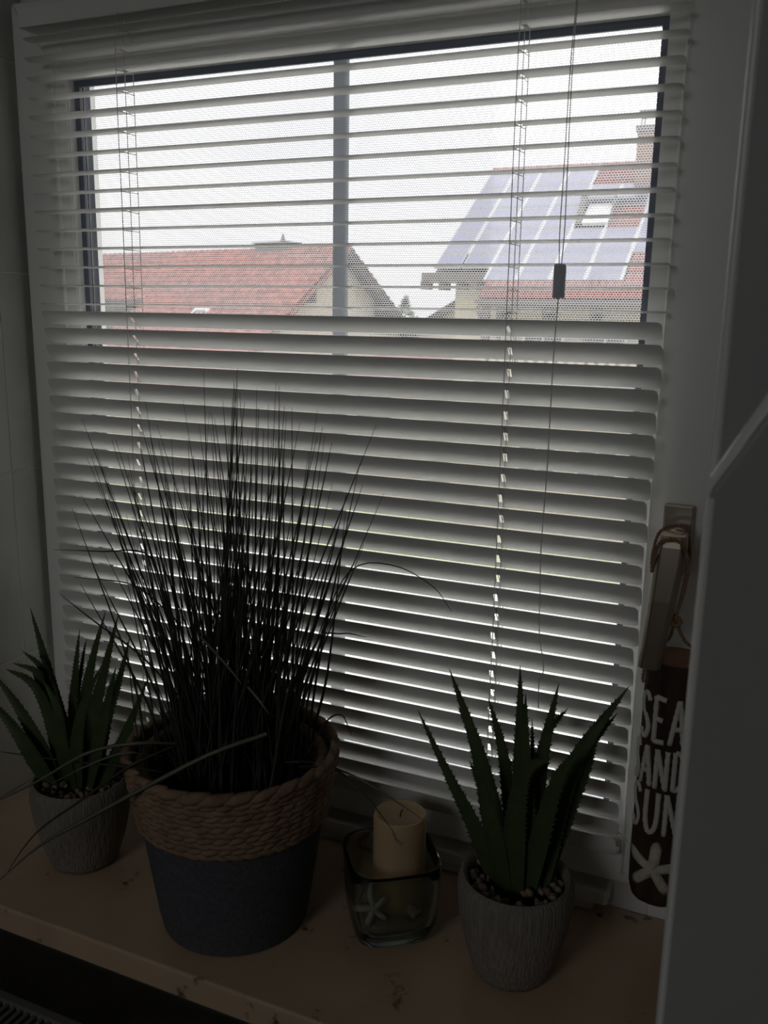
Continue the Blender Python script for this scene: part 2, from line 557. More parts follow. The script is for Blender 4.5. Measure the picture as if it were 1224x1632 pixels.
ring('gasket', GX0 - .012, GX1 + .012, GZ0 - .012, GZ1 + .012, .0195, .0376, .0414, 'gasket', win)
px0, px1, pz0, pz1 = GX0 - .012, GX1 + .012, GZ0 - .012, GZ1 + .012
for y in (0.0415, 0.0585, 0.0755):
    box('glass_pane', px0, px1, y, y + .004, pz0, pz1, 'pane_glass', win)
for y0, y1 in ((.0455, .0575), (.0625, .0745)):
    ring('spacer_bar', px0, px1, pz0, pz1, .0035, y0, y1, 'spacer', win)
ring('spacer_line', px0, px1, pz0, pz1, .0048, .0575, .0585, 'upvc', win)
ring('spacer_line', px0, px1, pz0, pz1, .0048, .0625, .0632, 'upvc', win)
ring('outer_rebate', px0 - .018, px1 + .018, pz0 - .018, pz1 + .018, .0160, .0797, .0890, 'upvc', win)
ring('fill_window_frame', FILLW[0], FILLW[1], FILLW[2], FILLW[3], .045, YB - .08, YB - .02, 'upvc', fill_win)  # frame and pane of the added fill window, out of view
box('glass_pane', FILLW[0] + .04, FILLW[1] - .04, YB - .052, YB - .048, FILLW[2] + .04, FILLW[3] - .04, 'pane_glass', fill_win)
# muntin bar between the panes
mb = MB()
mb.box(-.4790, -.4620, .0635, .0735, pz0, pz1)
mun = bevel(mb.build('muntin_bar', 'bar_grey', win), .003)
# insect screen outside
scr = ring('screen_frame', GX0 - .066, GX1 + .066, GZ0 - .066, GZ1 + .066, .018, .119, .129, 'upvc', win)
mesh('screen_mesh', [(GX0 - .049, .124, GZ0 - .049), (GX1 + .049, .124, GZ0 - .049), (GX1 + .049, .124, GZ1 + .049), (GX0 - .049, .124, GZ1 + .049)],
     [(0, 1, 2, 3)], 'insect_mesh', scr)
# drip strip on the lower frame
mb = MB().box(-.86, -.118, .020, .048, .0135, .0325)
bevel(mb.build('frame_strip', 'upvc', win), .004, 3)
bevel(MB().box(-.86, -.135, .026, .048, .0005, .0105).build('frame_strip', 'upvc', win), .002)

# handle on the right stile
hd = thing('window_handle', 'satin metal window handle with its lever turned down, on the right stile', 'handle', (-.079, .02, .43))
bevel(box('rosette', -.0935, -.0655, .011, .0198, .398, .4665, 'metal_satin', hd), .002)
nk = MB().tube([(-.0795, .012, .432), (-.0795, -.006, .432), (-.0795, -.022, .430)], [.0115, .0105, .0105], 14)
auto_smooth(nk.build('neck', 'metal_satin', hd), 50)
v = []
lv = [(0.446, -.0785, .0115, -.036, -.012), (0.436, -.0785, .0128, -.040, -.014), (0.420, -.0795, .0128, -.041, -.020),
      (0.385, -.0825, .0118, -.043, -.027), (0.345, -.0865, .0110, -.044, -.030), (0.318, -.0890, .0108, -.0445, -.0315)]
mb = MB()
for z, x, hw, y0, y1 in lv:
    v += [(x - hw, y1, z), (x - hw, y0 + .004, z), (x - hw + .004, y0, z), (x + hw - .004, y0, z), (x + hw, y0 + .004, z), (x + hw, y1, z)]
f = [tuple(range(6)), tuple(30 + k for k in range(5, -1, -1))]
for i in range(5):
    for k in range(6):
        f.append((i * 6 + k, i * 6 + (k + 1) % 6, i * 6 + 6 + (k + 1) % 6, i * 6 + 6 + k))
lev = mesh('lever', v, f, 'metal_satin', hd)
bevel(lev, .0012, 2)

# ------------------------------------------------------------------ stone sill
sill = bevel(box('window_sill', -0.8995, RR - .001, -0.2425, 0.046, -0.0305, 0.0, 'sill_stone'), .003, 3)
tag(sill, 'polished brownish limestone window sill carrying the plants', 'window sill')

# ------------------------------------------------------------------ venetian blind
BX0, BX1 = -0.8405, -0.1045
PITCH = 0.02115
ZTOP = 0.6450          # centre of the last flat slat above the closed part
SW, SAG = 0.025, -0.0018
CORDX = (-0.7055, -0.2495)
blind = thing('venetian_blind', 'white aluminium venetian blind, flat slats above and tilted shut below', 'blind', (-.4725, 0, .951))
NS = 10

def slat_mesh(hw_holes=0.0021):
    xs = []
    r = 0.0052
    for q in (0, .12, .35, .65, 1.0):
        xs.append(BX0 + r * q)
    for c in CORDX:
        xs += [c - hw_holes, c + hw_holes]
    xs += [-.6, -.35]
    for q in (1.0, .65, .35, .12, 0):
        xs.append(BX1 - r * q)
    xs.sort()
    v = []; f = []
    n = NS + 1
    cx_ = (BX0 + BX1) / 2
    for x in xs:
        d = min(x - BX0, BX1 - x)
        hw = SW / 2
        if d < r:
            hw = SW / 2 - r + math.sqrt(max(0, r * r - (r - d) ** 2))
        for layer in (0, 1):
            for k in range(n):
                c = (k / NS * 2 - 1) * hw
                z = SAG * (1 - (2 * c / SW) ** 2) - SAG * .6
                v.append((x - cx_, c, z - layer * 0.0003))
    m = 2 * n
    for i in range(len(xs) - 1):
        hole = any(abs((xs[i] + xs[i + 1]) / 2 - c) < hw_holes * .9 for c in CORDX)
        for k in range(NS):
            if hole and k in (3, 4, 5, 6):
                continue
            a, b_ = i * m + k, (i + 1) * m + k
            f.append((a, a + 1, b_ + 1, b_))
            f.append((a + n, b_ + n, b_ + n + 1, a + n + 1))
        f.append((i * m, (i + 1) * m, (i + 1) * m + n, i * m + n))
        f.append((i * m + NS, i * m + NS + n, (i + 1) * m + NS + n, (i + 1) * m + NS))
    me = bpy.data.meshes.new('slat')
    me.from_pydata(v, [], f)
    me.validate()
    me.materials.append(MATS['slat_white'])
    me.polygons.foreach_set('use_smooth', [True] * len(me.polygons))
    me.set_sharp_from_angle(angle=math.radians(50))
    return me

slat_me = slat_mesh()
bc = Vector(((BX0 + BX1) / 2, 0, 0))
slat_pos = []
def add_slat(z, tilt, dx):
    o = bpy.data.objects.new('slat', slat_me)
    col.objects.link(o)
    o.parent = blind
    o.location = Vector((bc.x + dx, 0, z)) - blind.location
    o.rotation_euler = (-math.radians(tilt), rnd.uniform(-.0006, .0006), 0)
    slat_pos.append((z, tilt))
NUP = 15
for i in range(NUP):
    add_slat(ZTOP + (NUP - 1 - i) * PITCH, rnd.uniform(-1.2, 1.2) + (3 if i in (4, 5, 9) else 0), rnd.uniform(-.0012, .0012))
th_seq = [49, 41, 35, 31.5, 30, 29, 28, 27.5, 27, 26.5, 26, 25.5, 25, 24.5, 24, 23.5, 23, 23, 22.5, 22, 21.5, 21, 21, 20.5, 20, 19]
for i in range(26):
    tilt = 90 - th_seq[i] + rnd.uniform(-.8, .8)
    add_slat(ZTOP - .0175 - i * PITCH, tilt, rnd.uniform(-.0022, .0022) - (0.0002 * i))
zb = ZTOP - .0175 - 25 * PITCH
# head rail
hr = MB().box(-.8435, -.1015, -.014, .0195, .9515, .9735)
bevel(hr.build('head_rail', 'slat_white', blind), .0015)
# bottom rail tucked behind the last slat
br_ = MB().box(BX0 + .004, BX1 - .004, .0055, .0145, zb - .0120, zb - .0050)
bevel(br_.build('bottom_rail', 'slat_white', blind), .002)
# ladder and lift cords
for c in CORDX:
    for nm, y0, y1, dx in (('ladder_cord', -.0132, -.0112, -.0014), ('lift_cord', 0.0, 0.002, 0.0), ('ladder_cord', .0132, .0122, .0014)):
        pts = [(c, y0 * .4, .9515), (c + dx * .5, y0, .925)]
        for k in range(1, 16):
            z = .925 - k * (.925 - zb) / 15
            pts.append((c + dx + rnd.uniform(-.0003, .0003), y0 + (y1 - y0) * k / 15, z))
        auto_smooth(MB().tube(pts, .00048, 5).build(nm, 'cord_white', blind))
    for z, tilt in slat_pos:
        a = -math.radians(tilt)
        p = []
        for u, du in ((-.0128, -.0014), (0, .0006), (.0128, .0014)):
            yy = u * math.cos(a) + .0022 * math.sin(a)
            zz = z + u * math.sin(a) - .0022 * math.cos(a)
            p.append((c + du, yy, zz))
        MB().tube(p, .0004, 4).build('ladder_rung', 'cord_white', blind)
    bevel(box('cord_clip', c - .006, c + .006, -.016, -.013, .9500, .9535, 'bar_grey', blind), .001)
# side guide wires
for x in (-.8050, -.1062):
    MB().tube([(x, .0145, .9515), (x, .0145, .06)], .0004, 5).build('guide_wire', 'cord_white', blind)
# pull cord with tassel
tx, ty = -.1987, -.025
for dx in (-.0022, .0022):
    p = spline([(tx + .001, -.0142, .953), (tx + dx * .4, ty, .86), (tx + dx * .7, ty, .77), (tx + dx, ty, .7185), (tx + dx * .5, ty, .686)], 14)
    MB().tube(p, .0005, 5).build('pull_cord', 'cord_white', blind)
tas = MB().lathe([(.0025, .0308), (.0052, .0300), (.0057, .027), (.0057, .003), (.0060, .0012), (.0055, 0), (.002, 0)], (tx, ty, .6565), 20)
auto_smooth(tas.build('cord_tassel', 'tassel', blind), 50)
p = spline([(tx, ty, .658), (tx - .001, ty - .002, .60), (tx - .0005, ty - .004, .50), (tx - .002, ty - .004, .42), (tx - .0005, ty - .004, .37),
            (tx + .0012, ty - .004, .33), (tx + .0075, ty - .004, .296), (tx + .0035, ty - .004, .279), (tx + .0045, ty - .004, .252)], 40)
MB().tube(p, .00055, 5).build('pull_cord', 'cord_white', blind)

# ------------------------------------------------------------------ tall cabinet at the right, and the sloping panel in front of it
cab = thing('tall_cabinet', 'smooth grey tall cabinet with a bright edge at the right of the window', 'cabinet', (.15, -.33, ZF))
CX, CY = -.0273, -.42
bevel(box('body', CX, .40, CY + .018, WF - .001, ZF + .001, 1.55, 'cabinet_grey', cab), .002)
bevel(box('door', CX + .002, .40, CY, CY + .0175, ZF + .05, 1.55, 'cabinet_grey', cab), .0015)
et = MB().tube([(CX + .0010, CY + .0020, ZF + .05), (CX + .0010, CY + .0020, 1.545)], .0028, 12)
auto_smooth(et.build('edge_trim', 'trim_gloss', cab), 50)
pan = thing('side_panel', 'smooth grey panel with a sloping top edge before the tall cabinet', 'panel', (.06, -.435, ZF))
PX, PY0, PY1 = -.0262, -.446, -.4225
prof = [(PX, ZF + .001), (PX, .5645), (.006, .620), (.04, .690), (.40, .690), (.40, ZF + .001)]
v = [(x, y, z) for y in (PY0, PY1) for x, z in prof]
n_ = len(prof)
f = [tuple(range(n_)), tuple(range(2 * n_ - 1, n_ - 1, -1))] + [(i, (i + 1) % n_, n_ + (i + 1) % n_, n_ + i) for i in range(n_)]
bevel(mesh('board', v, f, 'cabinet_grey', pan), .003, 3)
MB().tube([(PX + .0016, PY0 + .0016, ZF + .02), (PX + .0016, PY0 + .0016, .561)], .0020, 8).build('edge_strip', 'trim_gloss', pan)
auto_smooth(MB().tube([(PX + .0045, PY0 + .013, .5665), (.0065, PY0 + .013, .6200), (.0405, PY0 + .013, .6890)], .0062, 14).build('top_edge', 'trim_gloss', pan), 50)

# ------------------------------------------------------------------ radiator below the sill
rad = thing('radiator', 'grey panel radiator with a slotted top grille below the sill', 'radiator', (-.875, -.296, ZF))
bevel(box('front_panel', -1.45, -.30, -.344, -.330, -.80, -.100, 'radiator', rad), .003)
bevel(box('rear_panel', -1.45, -.30, -.262, -.248, -.80, -.100, 'radiator', rad), .003)
for i in range(116):
    x = -1.445 + i * .00985
    box('grille_bar', x, x + .0042, -.330, -.262, -.1065, -.1010, 'radiator', rad)
for x in (-1.38, -.36):
    box('foot', x - .02, x + .02, -.34, -.252, ZF, -.80, 'radiator', rad)

# ================================================================== THINGS ON THE SILL
# ---- artificial aloes in identical clay pots
def make_leaf(pts, width, parent, name='leaf', facing=Vector((0, -1, 0.3)), teeth=True, thick=.30, material='aloe', seed=0):
    """fleshy tapering leaf along a spline with a channelled section and toothed edges"""
    lr = random.Random(seed)
    n = 15
    P_ = spline(pts, n)
    v = []; f = []
    rows = 6
    for i, p in enumerate(P_):
        t = i / (n - 1)
        d = (P_[min(i + 1, n - 1)] - P_[max(i - 1, 0)]).normalized()
        side = d.cross(facing).normalized()
        nrm = side.cross(d).normalized()
        w = width * (0.62 + 0.5 * t) if t < .22 else width * (0.73 * (1 - (t - .22) / .78) ** 0.82 + 0.0)
        w = max(w, .0004)
        th = w * thick
        # section: left edge, front channel, right edge, keel
        v += [p - side * w / 2 + nrm * th * .25, p - side * w * .22 - nrm * th * .10, p + side * w * .22 - nrm * th * .10,
              p + side * w / 2 + nrm * th * .25, p + side * w * .26 - nrm * th * .75, p - side * w * .26 - nrm * th * .75]
    for i in range(n - 1):
        for k in range(rows):
            f.append((i * rows + k, i * rows + (k + 1) % rows, (i + 1) * rows + (k + 1) % rows, (i + 1) * rows + k))
    f.append(tuple(range(rows))); f.append(tuple((n - 1) * rows + k for k in range(rows - 1, -1, -1)))
    mb = MB().add(v, f)
    if teeth:
        for sgn, idx in ((-1, 0), (1, 3)):
            for j in range(3, 26):
                t = .16 + j / 26 * .8 + lr.uniform(-.01, .01)
                if t > .97:
                    continue
                x = t * (n - 1); i = int(x); fr_ = x - i
                a = Vector(v[i * rows + idx]).lerp(Vector(v[(i + 1) * rows + idx]), fr_)
                d = (P_[i + 1] - P_[i]).normalized()
                side = d.cross(facing).normalized() * sgn
                s = .0017 * (1.15 - t * .5)
                nn = side.cross(d)
                mb.add([a - d * s, a + d * s * .9, a + side * s * 1.3 + d * s * 1.2, a + nn * s * .7 - side * s * .4],
                       [(0, 1, 2), (0, 3, 1), (1, 3, 2), (0, 2, 3)])
    o = mb.build(name, material, parent)
    return auto_smooth(o, 55)

def aloe_pot(name, label, c, leaves, seed):
    t = thing(name, label, 'potted plant', (c[0], c[1], 0), 'artificial aloes in clay pots')
    prof = [(0, 0), (.030, 0), (.0365, .0015), (.0405, .008), (.0475, .030), (.0540, .060), (.0572, .085), (.0566, .098), (.0548, .1045), (.0522, .1068),
            (.0492, .1050), (.0475, .100), (.0478, .080), (.0, .080)]
    pm = MB().lathe(prof[1:-1], (c[0], c[1], 0), 56)
    auto_smooth(pm.build('pot', 'pot_clay', t), 50)
    lr = random.Random(seed)
    # pebbles
    for i in range(95):
        a = lr.uniform(0, 2 * PI)
        r = .044 * math.sqrt(lr.uniform(.12, 1.0))
        if i < 34:
            r = lr.uniform(.036, .0435)
        o = bpy.data.objects.new('pebble', pebble_me[lr.randrange(len(pebble_me))])
        col.objects.link(o)
        o.parent = t
        o.location = (r * math.cos(a), r * math.sin(a), .0965 + lr.uniform(-.003, .003))
        s = lr.uniform(.75, 1.25)
        o.scale = (s * lr.uniform(.8, 1.2), s, s * .8)
        o.rotation_euler = (lr.uniform(0, 6), lr.uniform(0, 6), lr.uniform(0, 6))
    MB().lathe([(.010, .0885), (.0465, .0885), (.0465, .082), (.010, .082)], (c[0], c[1], 0), 24).build('soil', 'soil', t)
    for k, (pts, w) in enumerate(leaves):
        make_leaf(pts, w * 1.2, t, seed=seed * 50 + k)
    return t

pebble_me = []
for k in range(8):
    bm = bmesh.new()
    bmesh.ops.create_icosphere(bm, subdivisions=1, radius=.0046)
    lr = random.Random(k)
    for vv in bm.verts:
        vv.co *= lr.uniform(.78, 1.2)
    me = bpy.data.meshes.new('pebble')
    bm.to_mesh(me); bm.free()
    me.materials.append(MATS['pebble_' + 'abcd'[k % 4]])
    me.polygons.foreach_set('use_smooth', [True] * len(me.polygons))
    pebble_me.append(me)

RC = (-.1912, -.0957)
def rl(bx, by, *pts):
    return [(RC[0] + bx, RC[1] + by, .088)] + list(pts)
right_leaves = [
    (rl(-.018, -.002, (-0.2307, -0.1040, 0.1456), (-0.2619, -0.1040, 0.1989), (-0.2983, -0.1000, 0.2594)), .021),
    (rl(-.010, .008, (-0.2212, -0.0820, 0.1532), (-0.2430, -0.0760, 0.2203), (-0.2783, -0.0660, 0.2934)), .031),
    (rl(-.012, .018, (-0.2242, -0.0620, 0.1415), (-0.2506, -0.0580, 0.2138), (-0.2716, -0.0560, 0.2507)), .015),
    (rl(.0, .018, (-0.2077, -0.0640, 0.1539), (-0.2223, -0.0580, 0.2166), (-0.2406, -0.0520, 0.2634)), .022),
    (rl(.004, .012, (-0.1939, -0.0760, 0.1638), (-0.2004, -0.0700, 0.2337), (-0.2065, -0.0640, 0.3090)), .028),
    (rl(.006, .020, (-0.1872, -0.0600, 0.1500), (-0.1904, -0.0560, 0.2024), (-0.1947, -0.0520, 0.2504)), .012),
    (rl(.010, .004, (-0.1791, -0.0900, 0.1685), (-0.1735, -0.0840, 0.2395), (-0.1648, -0.0780, 0.3040)), .026),
    (rl(.012, .018, (-0.1848, -0.0660, 0.1814), (-0.1764, -0.0600, 0.2411), (-0.1588, -0.0560, 0.2707)), .016),
    (rl(.018, .004, (-0.1614, -0.0860, 0.1642), (-0.1401, -0.0800, 0.2386), (-0.1018, -0.0700, 0.3097)), .033),
    (rl(.022, .014, (-0.1540, -0.0700, 0.1641), (-0.1367, -0.0660, 0.2328), (-0.1117, -0.0620, 0.2776)), .020),
    (rl(.024, .006, (-0.1479, -0.0800, 0.1711), (-0.1331, -0.0780, 0.2231), (-0.1259, -0.0760, 0.2604)), .016),
    (rl(.000, -.006, (-0.1895, -0.1160, 0.1734), (-0.1816, -0.1200, 0.2290), (-0.1576, -0.1220, 0.2494)), .026),
    (rl(-.010, -.005, (-0.2117, -0.1160, 0.1609), (-0.2215, -0.1200, 0.2001), (-0.2357, -0.1220, 0.2289)), .022),
    (rl(.012, -.004, (-0.1630, -0.1120, 0.1781), (-0.1495, -0.1160, 0.2346), (-0.1287, -0.1180, 0.2638)), .022),
    (rl(.004, .0, (-0.1827, -0.1040, 0.1685), (-0.1886, -0.1000, 0.2370), (-0.1915, -0.0960, 0.2952)), .026),
]
aloe_pot('potted_aloe', 'green artificial aloe in a ribbed clay pot in front, near the log sign', RC, right_leaves, 1)

LC = (-.7052, -.1323)
def ll(bx, by, *pts):
    return [(LC[0] + bx, LC[1] + by, .088)] + list(pts)
left_leaves = [
    (ll(-.012, .012, (-0.7490, -0.1120, 0.1569), (-0.7779, -0.1000, 0.2192), (-0.8089, -0.0900, 0.2846)), .030),
    (ll(-.016, .004, (-0.7430, -0.1240, 0.1633), (-0.7633, -0.1200, 0.2213), (-0.7999, -0.1160, 0.2395)), .020),
    (ll(-.018, -.004, (-0.7378, -0.1360, 0.1696), (-0.7539, -0.1360, 0.2158), (-0.7634, -0.1340, 0.2280), (-0.8015, -0.1300, 0.2283)), .020),
    (ll(-.020, -.006, (-0.7318, -0.1420, 0.1617), (-0.7568, -0.1420, 0.2136), (-0.8023, -0.1400, 0.2247)), .024),
    (ll(-.022, -.010, (-0.7497, -0.1500, 0.1496), (-0.7796, -0.1500, 0.1905), (-0.8150, -0.1480, 0.2206)), .026),
    (ll(-.024, -.016, (-0.7503, -0.1600, 0.1382), (-0.7787, -0.1620, 0.1722), (-0.8196, -0.1620, 0.2032)), .028),
    (ll(-.002, .014, (-0.7333, -0.1080, 0.1585), (-0.7294, -0.1040, 0.2215), (-0.7236, -0.1000, 0.2743)), .020),
    (ll(.000, .020, (-0.7358, -0.0980, 0.1699), (-0.7299, -0.0940, 0.2217), (-0.7214, -0.0920, 0.2611)), .012),
    (ll(.004, .012, (-0.7134, -0.1100, 0.1715), (-0.7051, -0.1040, 0.2338), (-0.6865, -0.0960, 0.3018)), .026),
    (ll(.010, .008, (-0.6969, -0.1140, 0.1687), (-0.6812, -0.1080, 0.2357), (-0.6633, -0.1020, 0.3027)), .026),
    (ll(.016, .004, (-0.6710, -0.1220, 0.1775), (-0.6533, -0.1180, 0.2293), (-0.6376, -0.1140, 0.2853)), .020),
    (ll(.024, -.002, (-0.6423, -0.1340, 0.1582), (-0.6233, -0.1320, 0.1994), (-0.6018, -0.1300, 0.2487)), .019),
    (ll(.010, -.005, (-0.6617, -0.1460, 0.1670), (-0.6463, -0.1460, 0.2155), (-0.6341, -0.1440, 0.2597)), .024),
    (ll(.000, -.007, (-0.6852, -0.1540, 0.1655), (-0.6692, -0.1560, 0.2150), (-0.6451, -0.1540, 0.2628)), .024),
    (ll(-.008, -.005, (-0.7120, -0.1500, 0.1500), (-0.7159, -0.1500, 0.1956), (-0.7357, -0.1480, 0.2253)), .026),
]
aloe_pot('potted_aloe', 'green artificial aloe in a clay pot in the corner by the tiled wall', LC, left_leaves, 2)

# ---- tall grass in the felt basket
GC = Vector((-.4903, -.1371, 0))
gr = thing('potted_grass', 'tall dark artificial grass in a grey felt basket with woven seagrass rim', 'potted plant', (GC.x, GC.y, 0))
HB = .1943
def rad_at(z):
    return .0785 + (.1065 - .0785) * (z / HB) ** 1.0
zs = [0, .002, .02, .05, .08, .11, .125]
prof = [(.0740, 0), (.0778, .002)] + [(rad_at(z), z) for z in zs[2:]] + [(rad_at(.185), .185), (rad_at(.185) - .006, .185), (rad_at(.10) - .008, .10), (.070, .012)]
auto_smooth(MB().lathe(prof, GC, 64).build('basket_body', 'felt', gr), 50)
MB().lathe([(rad_at(.12) - .007, .118), (rad_at(.12) - .007, .122)], GC, 32).build('soil', 'soil', gr)
# woven band: plaited strands wound around, each row one part
def plait(zc, R_, rr_, N, name, lay=1, bulge=.35):
    """a rope ring twisted from flat leaf strands"""
    mb = MB()
    lr = random.Random(int(zc * 10000))
    for k in range(N):
        a0 = 2 * PI * (k - .35) / N
        a1 = 2 * PI * (k + 1.35) / N
        pts = []; rs = []
        w = rr_ * lr.uniform(.85, 1.12)
        for j in range(6):
            u = j / 5
            a = a0 + (a1 - a0) * u
            z = zc + (u - .5) * rr_ * 1.1 * lay + lr.uniform(-.0005, .0005)
            r = R_ + math.sin(u * PI) * rr_ * bulge + lr.uniform(-.0004, .0004)
            pts.append((GC.x + r * math.cos(a), GC.y + r * math.sin(a), z))
            rs.append(w * (.45 + .5 * math.sin(u * PI)))
        mb.tube(pts, rs, 6)
    return mb.build(name, 'seagrass', gr, True)
for i in range(10):
    z = .1285 + i * .0064
    plait(z, rad_at(z) + .0008, .0042, 42 + (i * 7) % 5, 'woven_row', lay=(1 if i % 2 else -1))
plait(.1935, rad_at(.1935) - .0015, .0062, 30, 'rim_braid', 1, .5)
mbi = MB()
for i in range(5):
    z = .125 + i * .014
    a = [(GC.x + (rad_at(z) - .010) * math.cos(2 * PI * k / 48), GC.y + (rad_at(z) - .010) * math.sin(2 * PI * k / 48), z) for k in range(48)]
    mbi.tube(a, .0072, 6, closed=True)
auto_smooth(mbi.build('inner_lining', 'seagrass', gr), 80)

def blade(pts, w, mat_='blade', n=12, wide=False):
    P_ = spline(pts, n)
    v = []; f = []
    ref = Vector((rnd.uniform(-.4, .4), -1, .2))
    for i, p in enumerate(P_):
        t = i / (n - 1)
        d = (P_[min(i + 1, n - 1)] - P_[max(i - 1, 0)]).normalized()
        s = d.cross(ref)
        if s.length < 1e-4:
            s = Vector((1, 0, 0))
        s.normalize()
        nn = s.cross(d)
        ww = w * (1 - t ** 3.5) * .5 + .00022
        v += [p - s * ww, p + nn * ww * .55, p + s * ww]
    for i in range(n - 1):
        a = i * 3
        f += [(a, a + 1, a + 4, a + 3), (a + 1, a + 2, a + 5, a + 4), (a + 2, a, a + 3, a + 5)]
    return mesh('blade', v, f, mat_, gr, True)

# blades one can follow, by tip and lean
TIPS = [(-0.5044, -0.1000, 0.5709), (-0.4876, -0.1200, 0.5735), (-0.4532, -0.1400, 0.5704), (-0.4380, -0.1300, 0.5751), (-0.5048, -0.1200, 0.5543), (-0.5047, -0.1400, 0.5431), (-0.5125, -0.1500, 0.5321), (-0.6151, -0.1000, 0.5449), (-0.5456, -0.1500, 0.5170),
        (-0.5400, -0.1700, 0.4861), (-0.5327, -0.1200, 0.4932), (-0.6576, -0.1000, 0.5018), (-0.6455, -0.1200, 0.5051), (-0.6558, -0.1400, 0.4668), (-0.4964, -0.0800, 0.5213), (-0.4279, -0.1700, 0.5351), (-0.4550, -0.0900, 0.5093), (-0.4515, -0.0600, 0.5293),
        (-0.3992, -0.1200, 0.5273), (-0.3807, -0.1400, 0.5309), (-0.3940, -0.1000, 0.5175), (-0.3676, -0.1500, 0.4886), (-0.3513, -0.1200, 0.4828), (-0.3578, -0.1400, 0.4785), (-0.3338, -0.1100, 0.4749), (-0.3465, -0.1600, 0.4536), (-0.3446, -0.1300, 0.4289),
        (-0.3731, -0.1900, 0.4461), (-0.6298, -0.0800, 0.4987), (-0.7017, -0.0900, 0.4798), (-0.4015, -0.2000, 0.5319), (-0.4320, -0.1900, 0.5285), (-0.4424, -0.2000, 0.5093), (-0.4531, -0.2100, 0.4787), (-0.4903, -0.2000, 0.4909), (-0.3829, -0.2200, 0.4654),
        (-0.3787, -0.2000, 0.4842), (-0.3602, -0.2000, 0.4526), (-0.3457, -0.2100, 0.4260), (-0.3622, -0.1200, 0.3945), (-0.3909, -0.0900, 0.4057), (-0.6234, -0.1200, 0.4256), (-0.6077, -0.1600, 0.4088), (-0.6822, -0.1000, 0.3720), (-0.5352, -0.2000, 0.4386),
        (-0.6910, -0.1200, 0.4396), (-0.6813, -0.1400, 0.3461), (-0.6337, -0.1700, 0.3779), (-0.5813, -0.1800, 0.3709), (-0.6303, -0.1000, 0.3604), (-0.4538, -0.1600, 0.5584), (-0.4717, -0.1600, 0.5281), (-0.4762, -0.1000, 0.5461), (-0.4212, -0.1300, 0.5519),
        (-0.5446, -0.0800, 0.5075), (-0.5620, -0.1000, 0.5086), (-0.4342, -0.1200, 0.4956), (-0.3814, -0.1700, 0.5185), (-0.5482, -0.1400, 0.4506), (-0.3479, -0.1700, 0.4647)]
def grow(tip, w=None, spread=.55):
    tip = Vector(tip)
    off = tip - GC
    bx = max(-.062, min(.062, off.x * .34 + rnd.gauss(0, .022)))
    by = max(-.055, min(.055, off.y * .45 + rnd.gauss(0, .02)))
    base = GC + Vector((bx, by, .121))
    mid = base.lerp(tip, .5)
    mid.x -= (tip.x - base.x) * .10 + rnd.gauss(0, .004)
    q = base.lerp(tip, .25)
    q.x -= (tip.x - base.x) * .06
    blade([base, q, mid, tip], w or rnd.uniform(.0020, .0036))
for tp in TIPS:
    grow(tp)
for i in range(222):
    a = rnd.gauss(0, 1)
    h = .17 + .31 * rnd.random() ** 1.5
    h -= abs(a) * .035
    a = max(-1.7, min(1.7, a))
    tip = GC + Vector((a * .085 * (h / .36), rnd.gauss(0, .042), .121 + max(.12, h)))
    tip.y = min(tip.y, -.055)
    grow(tip)
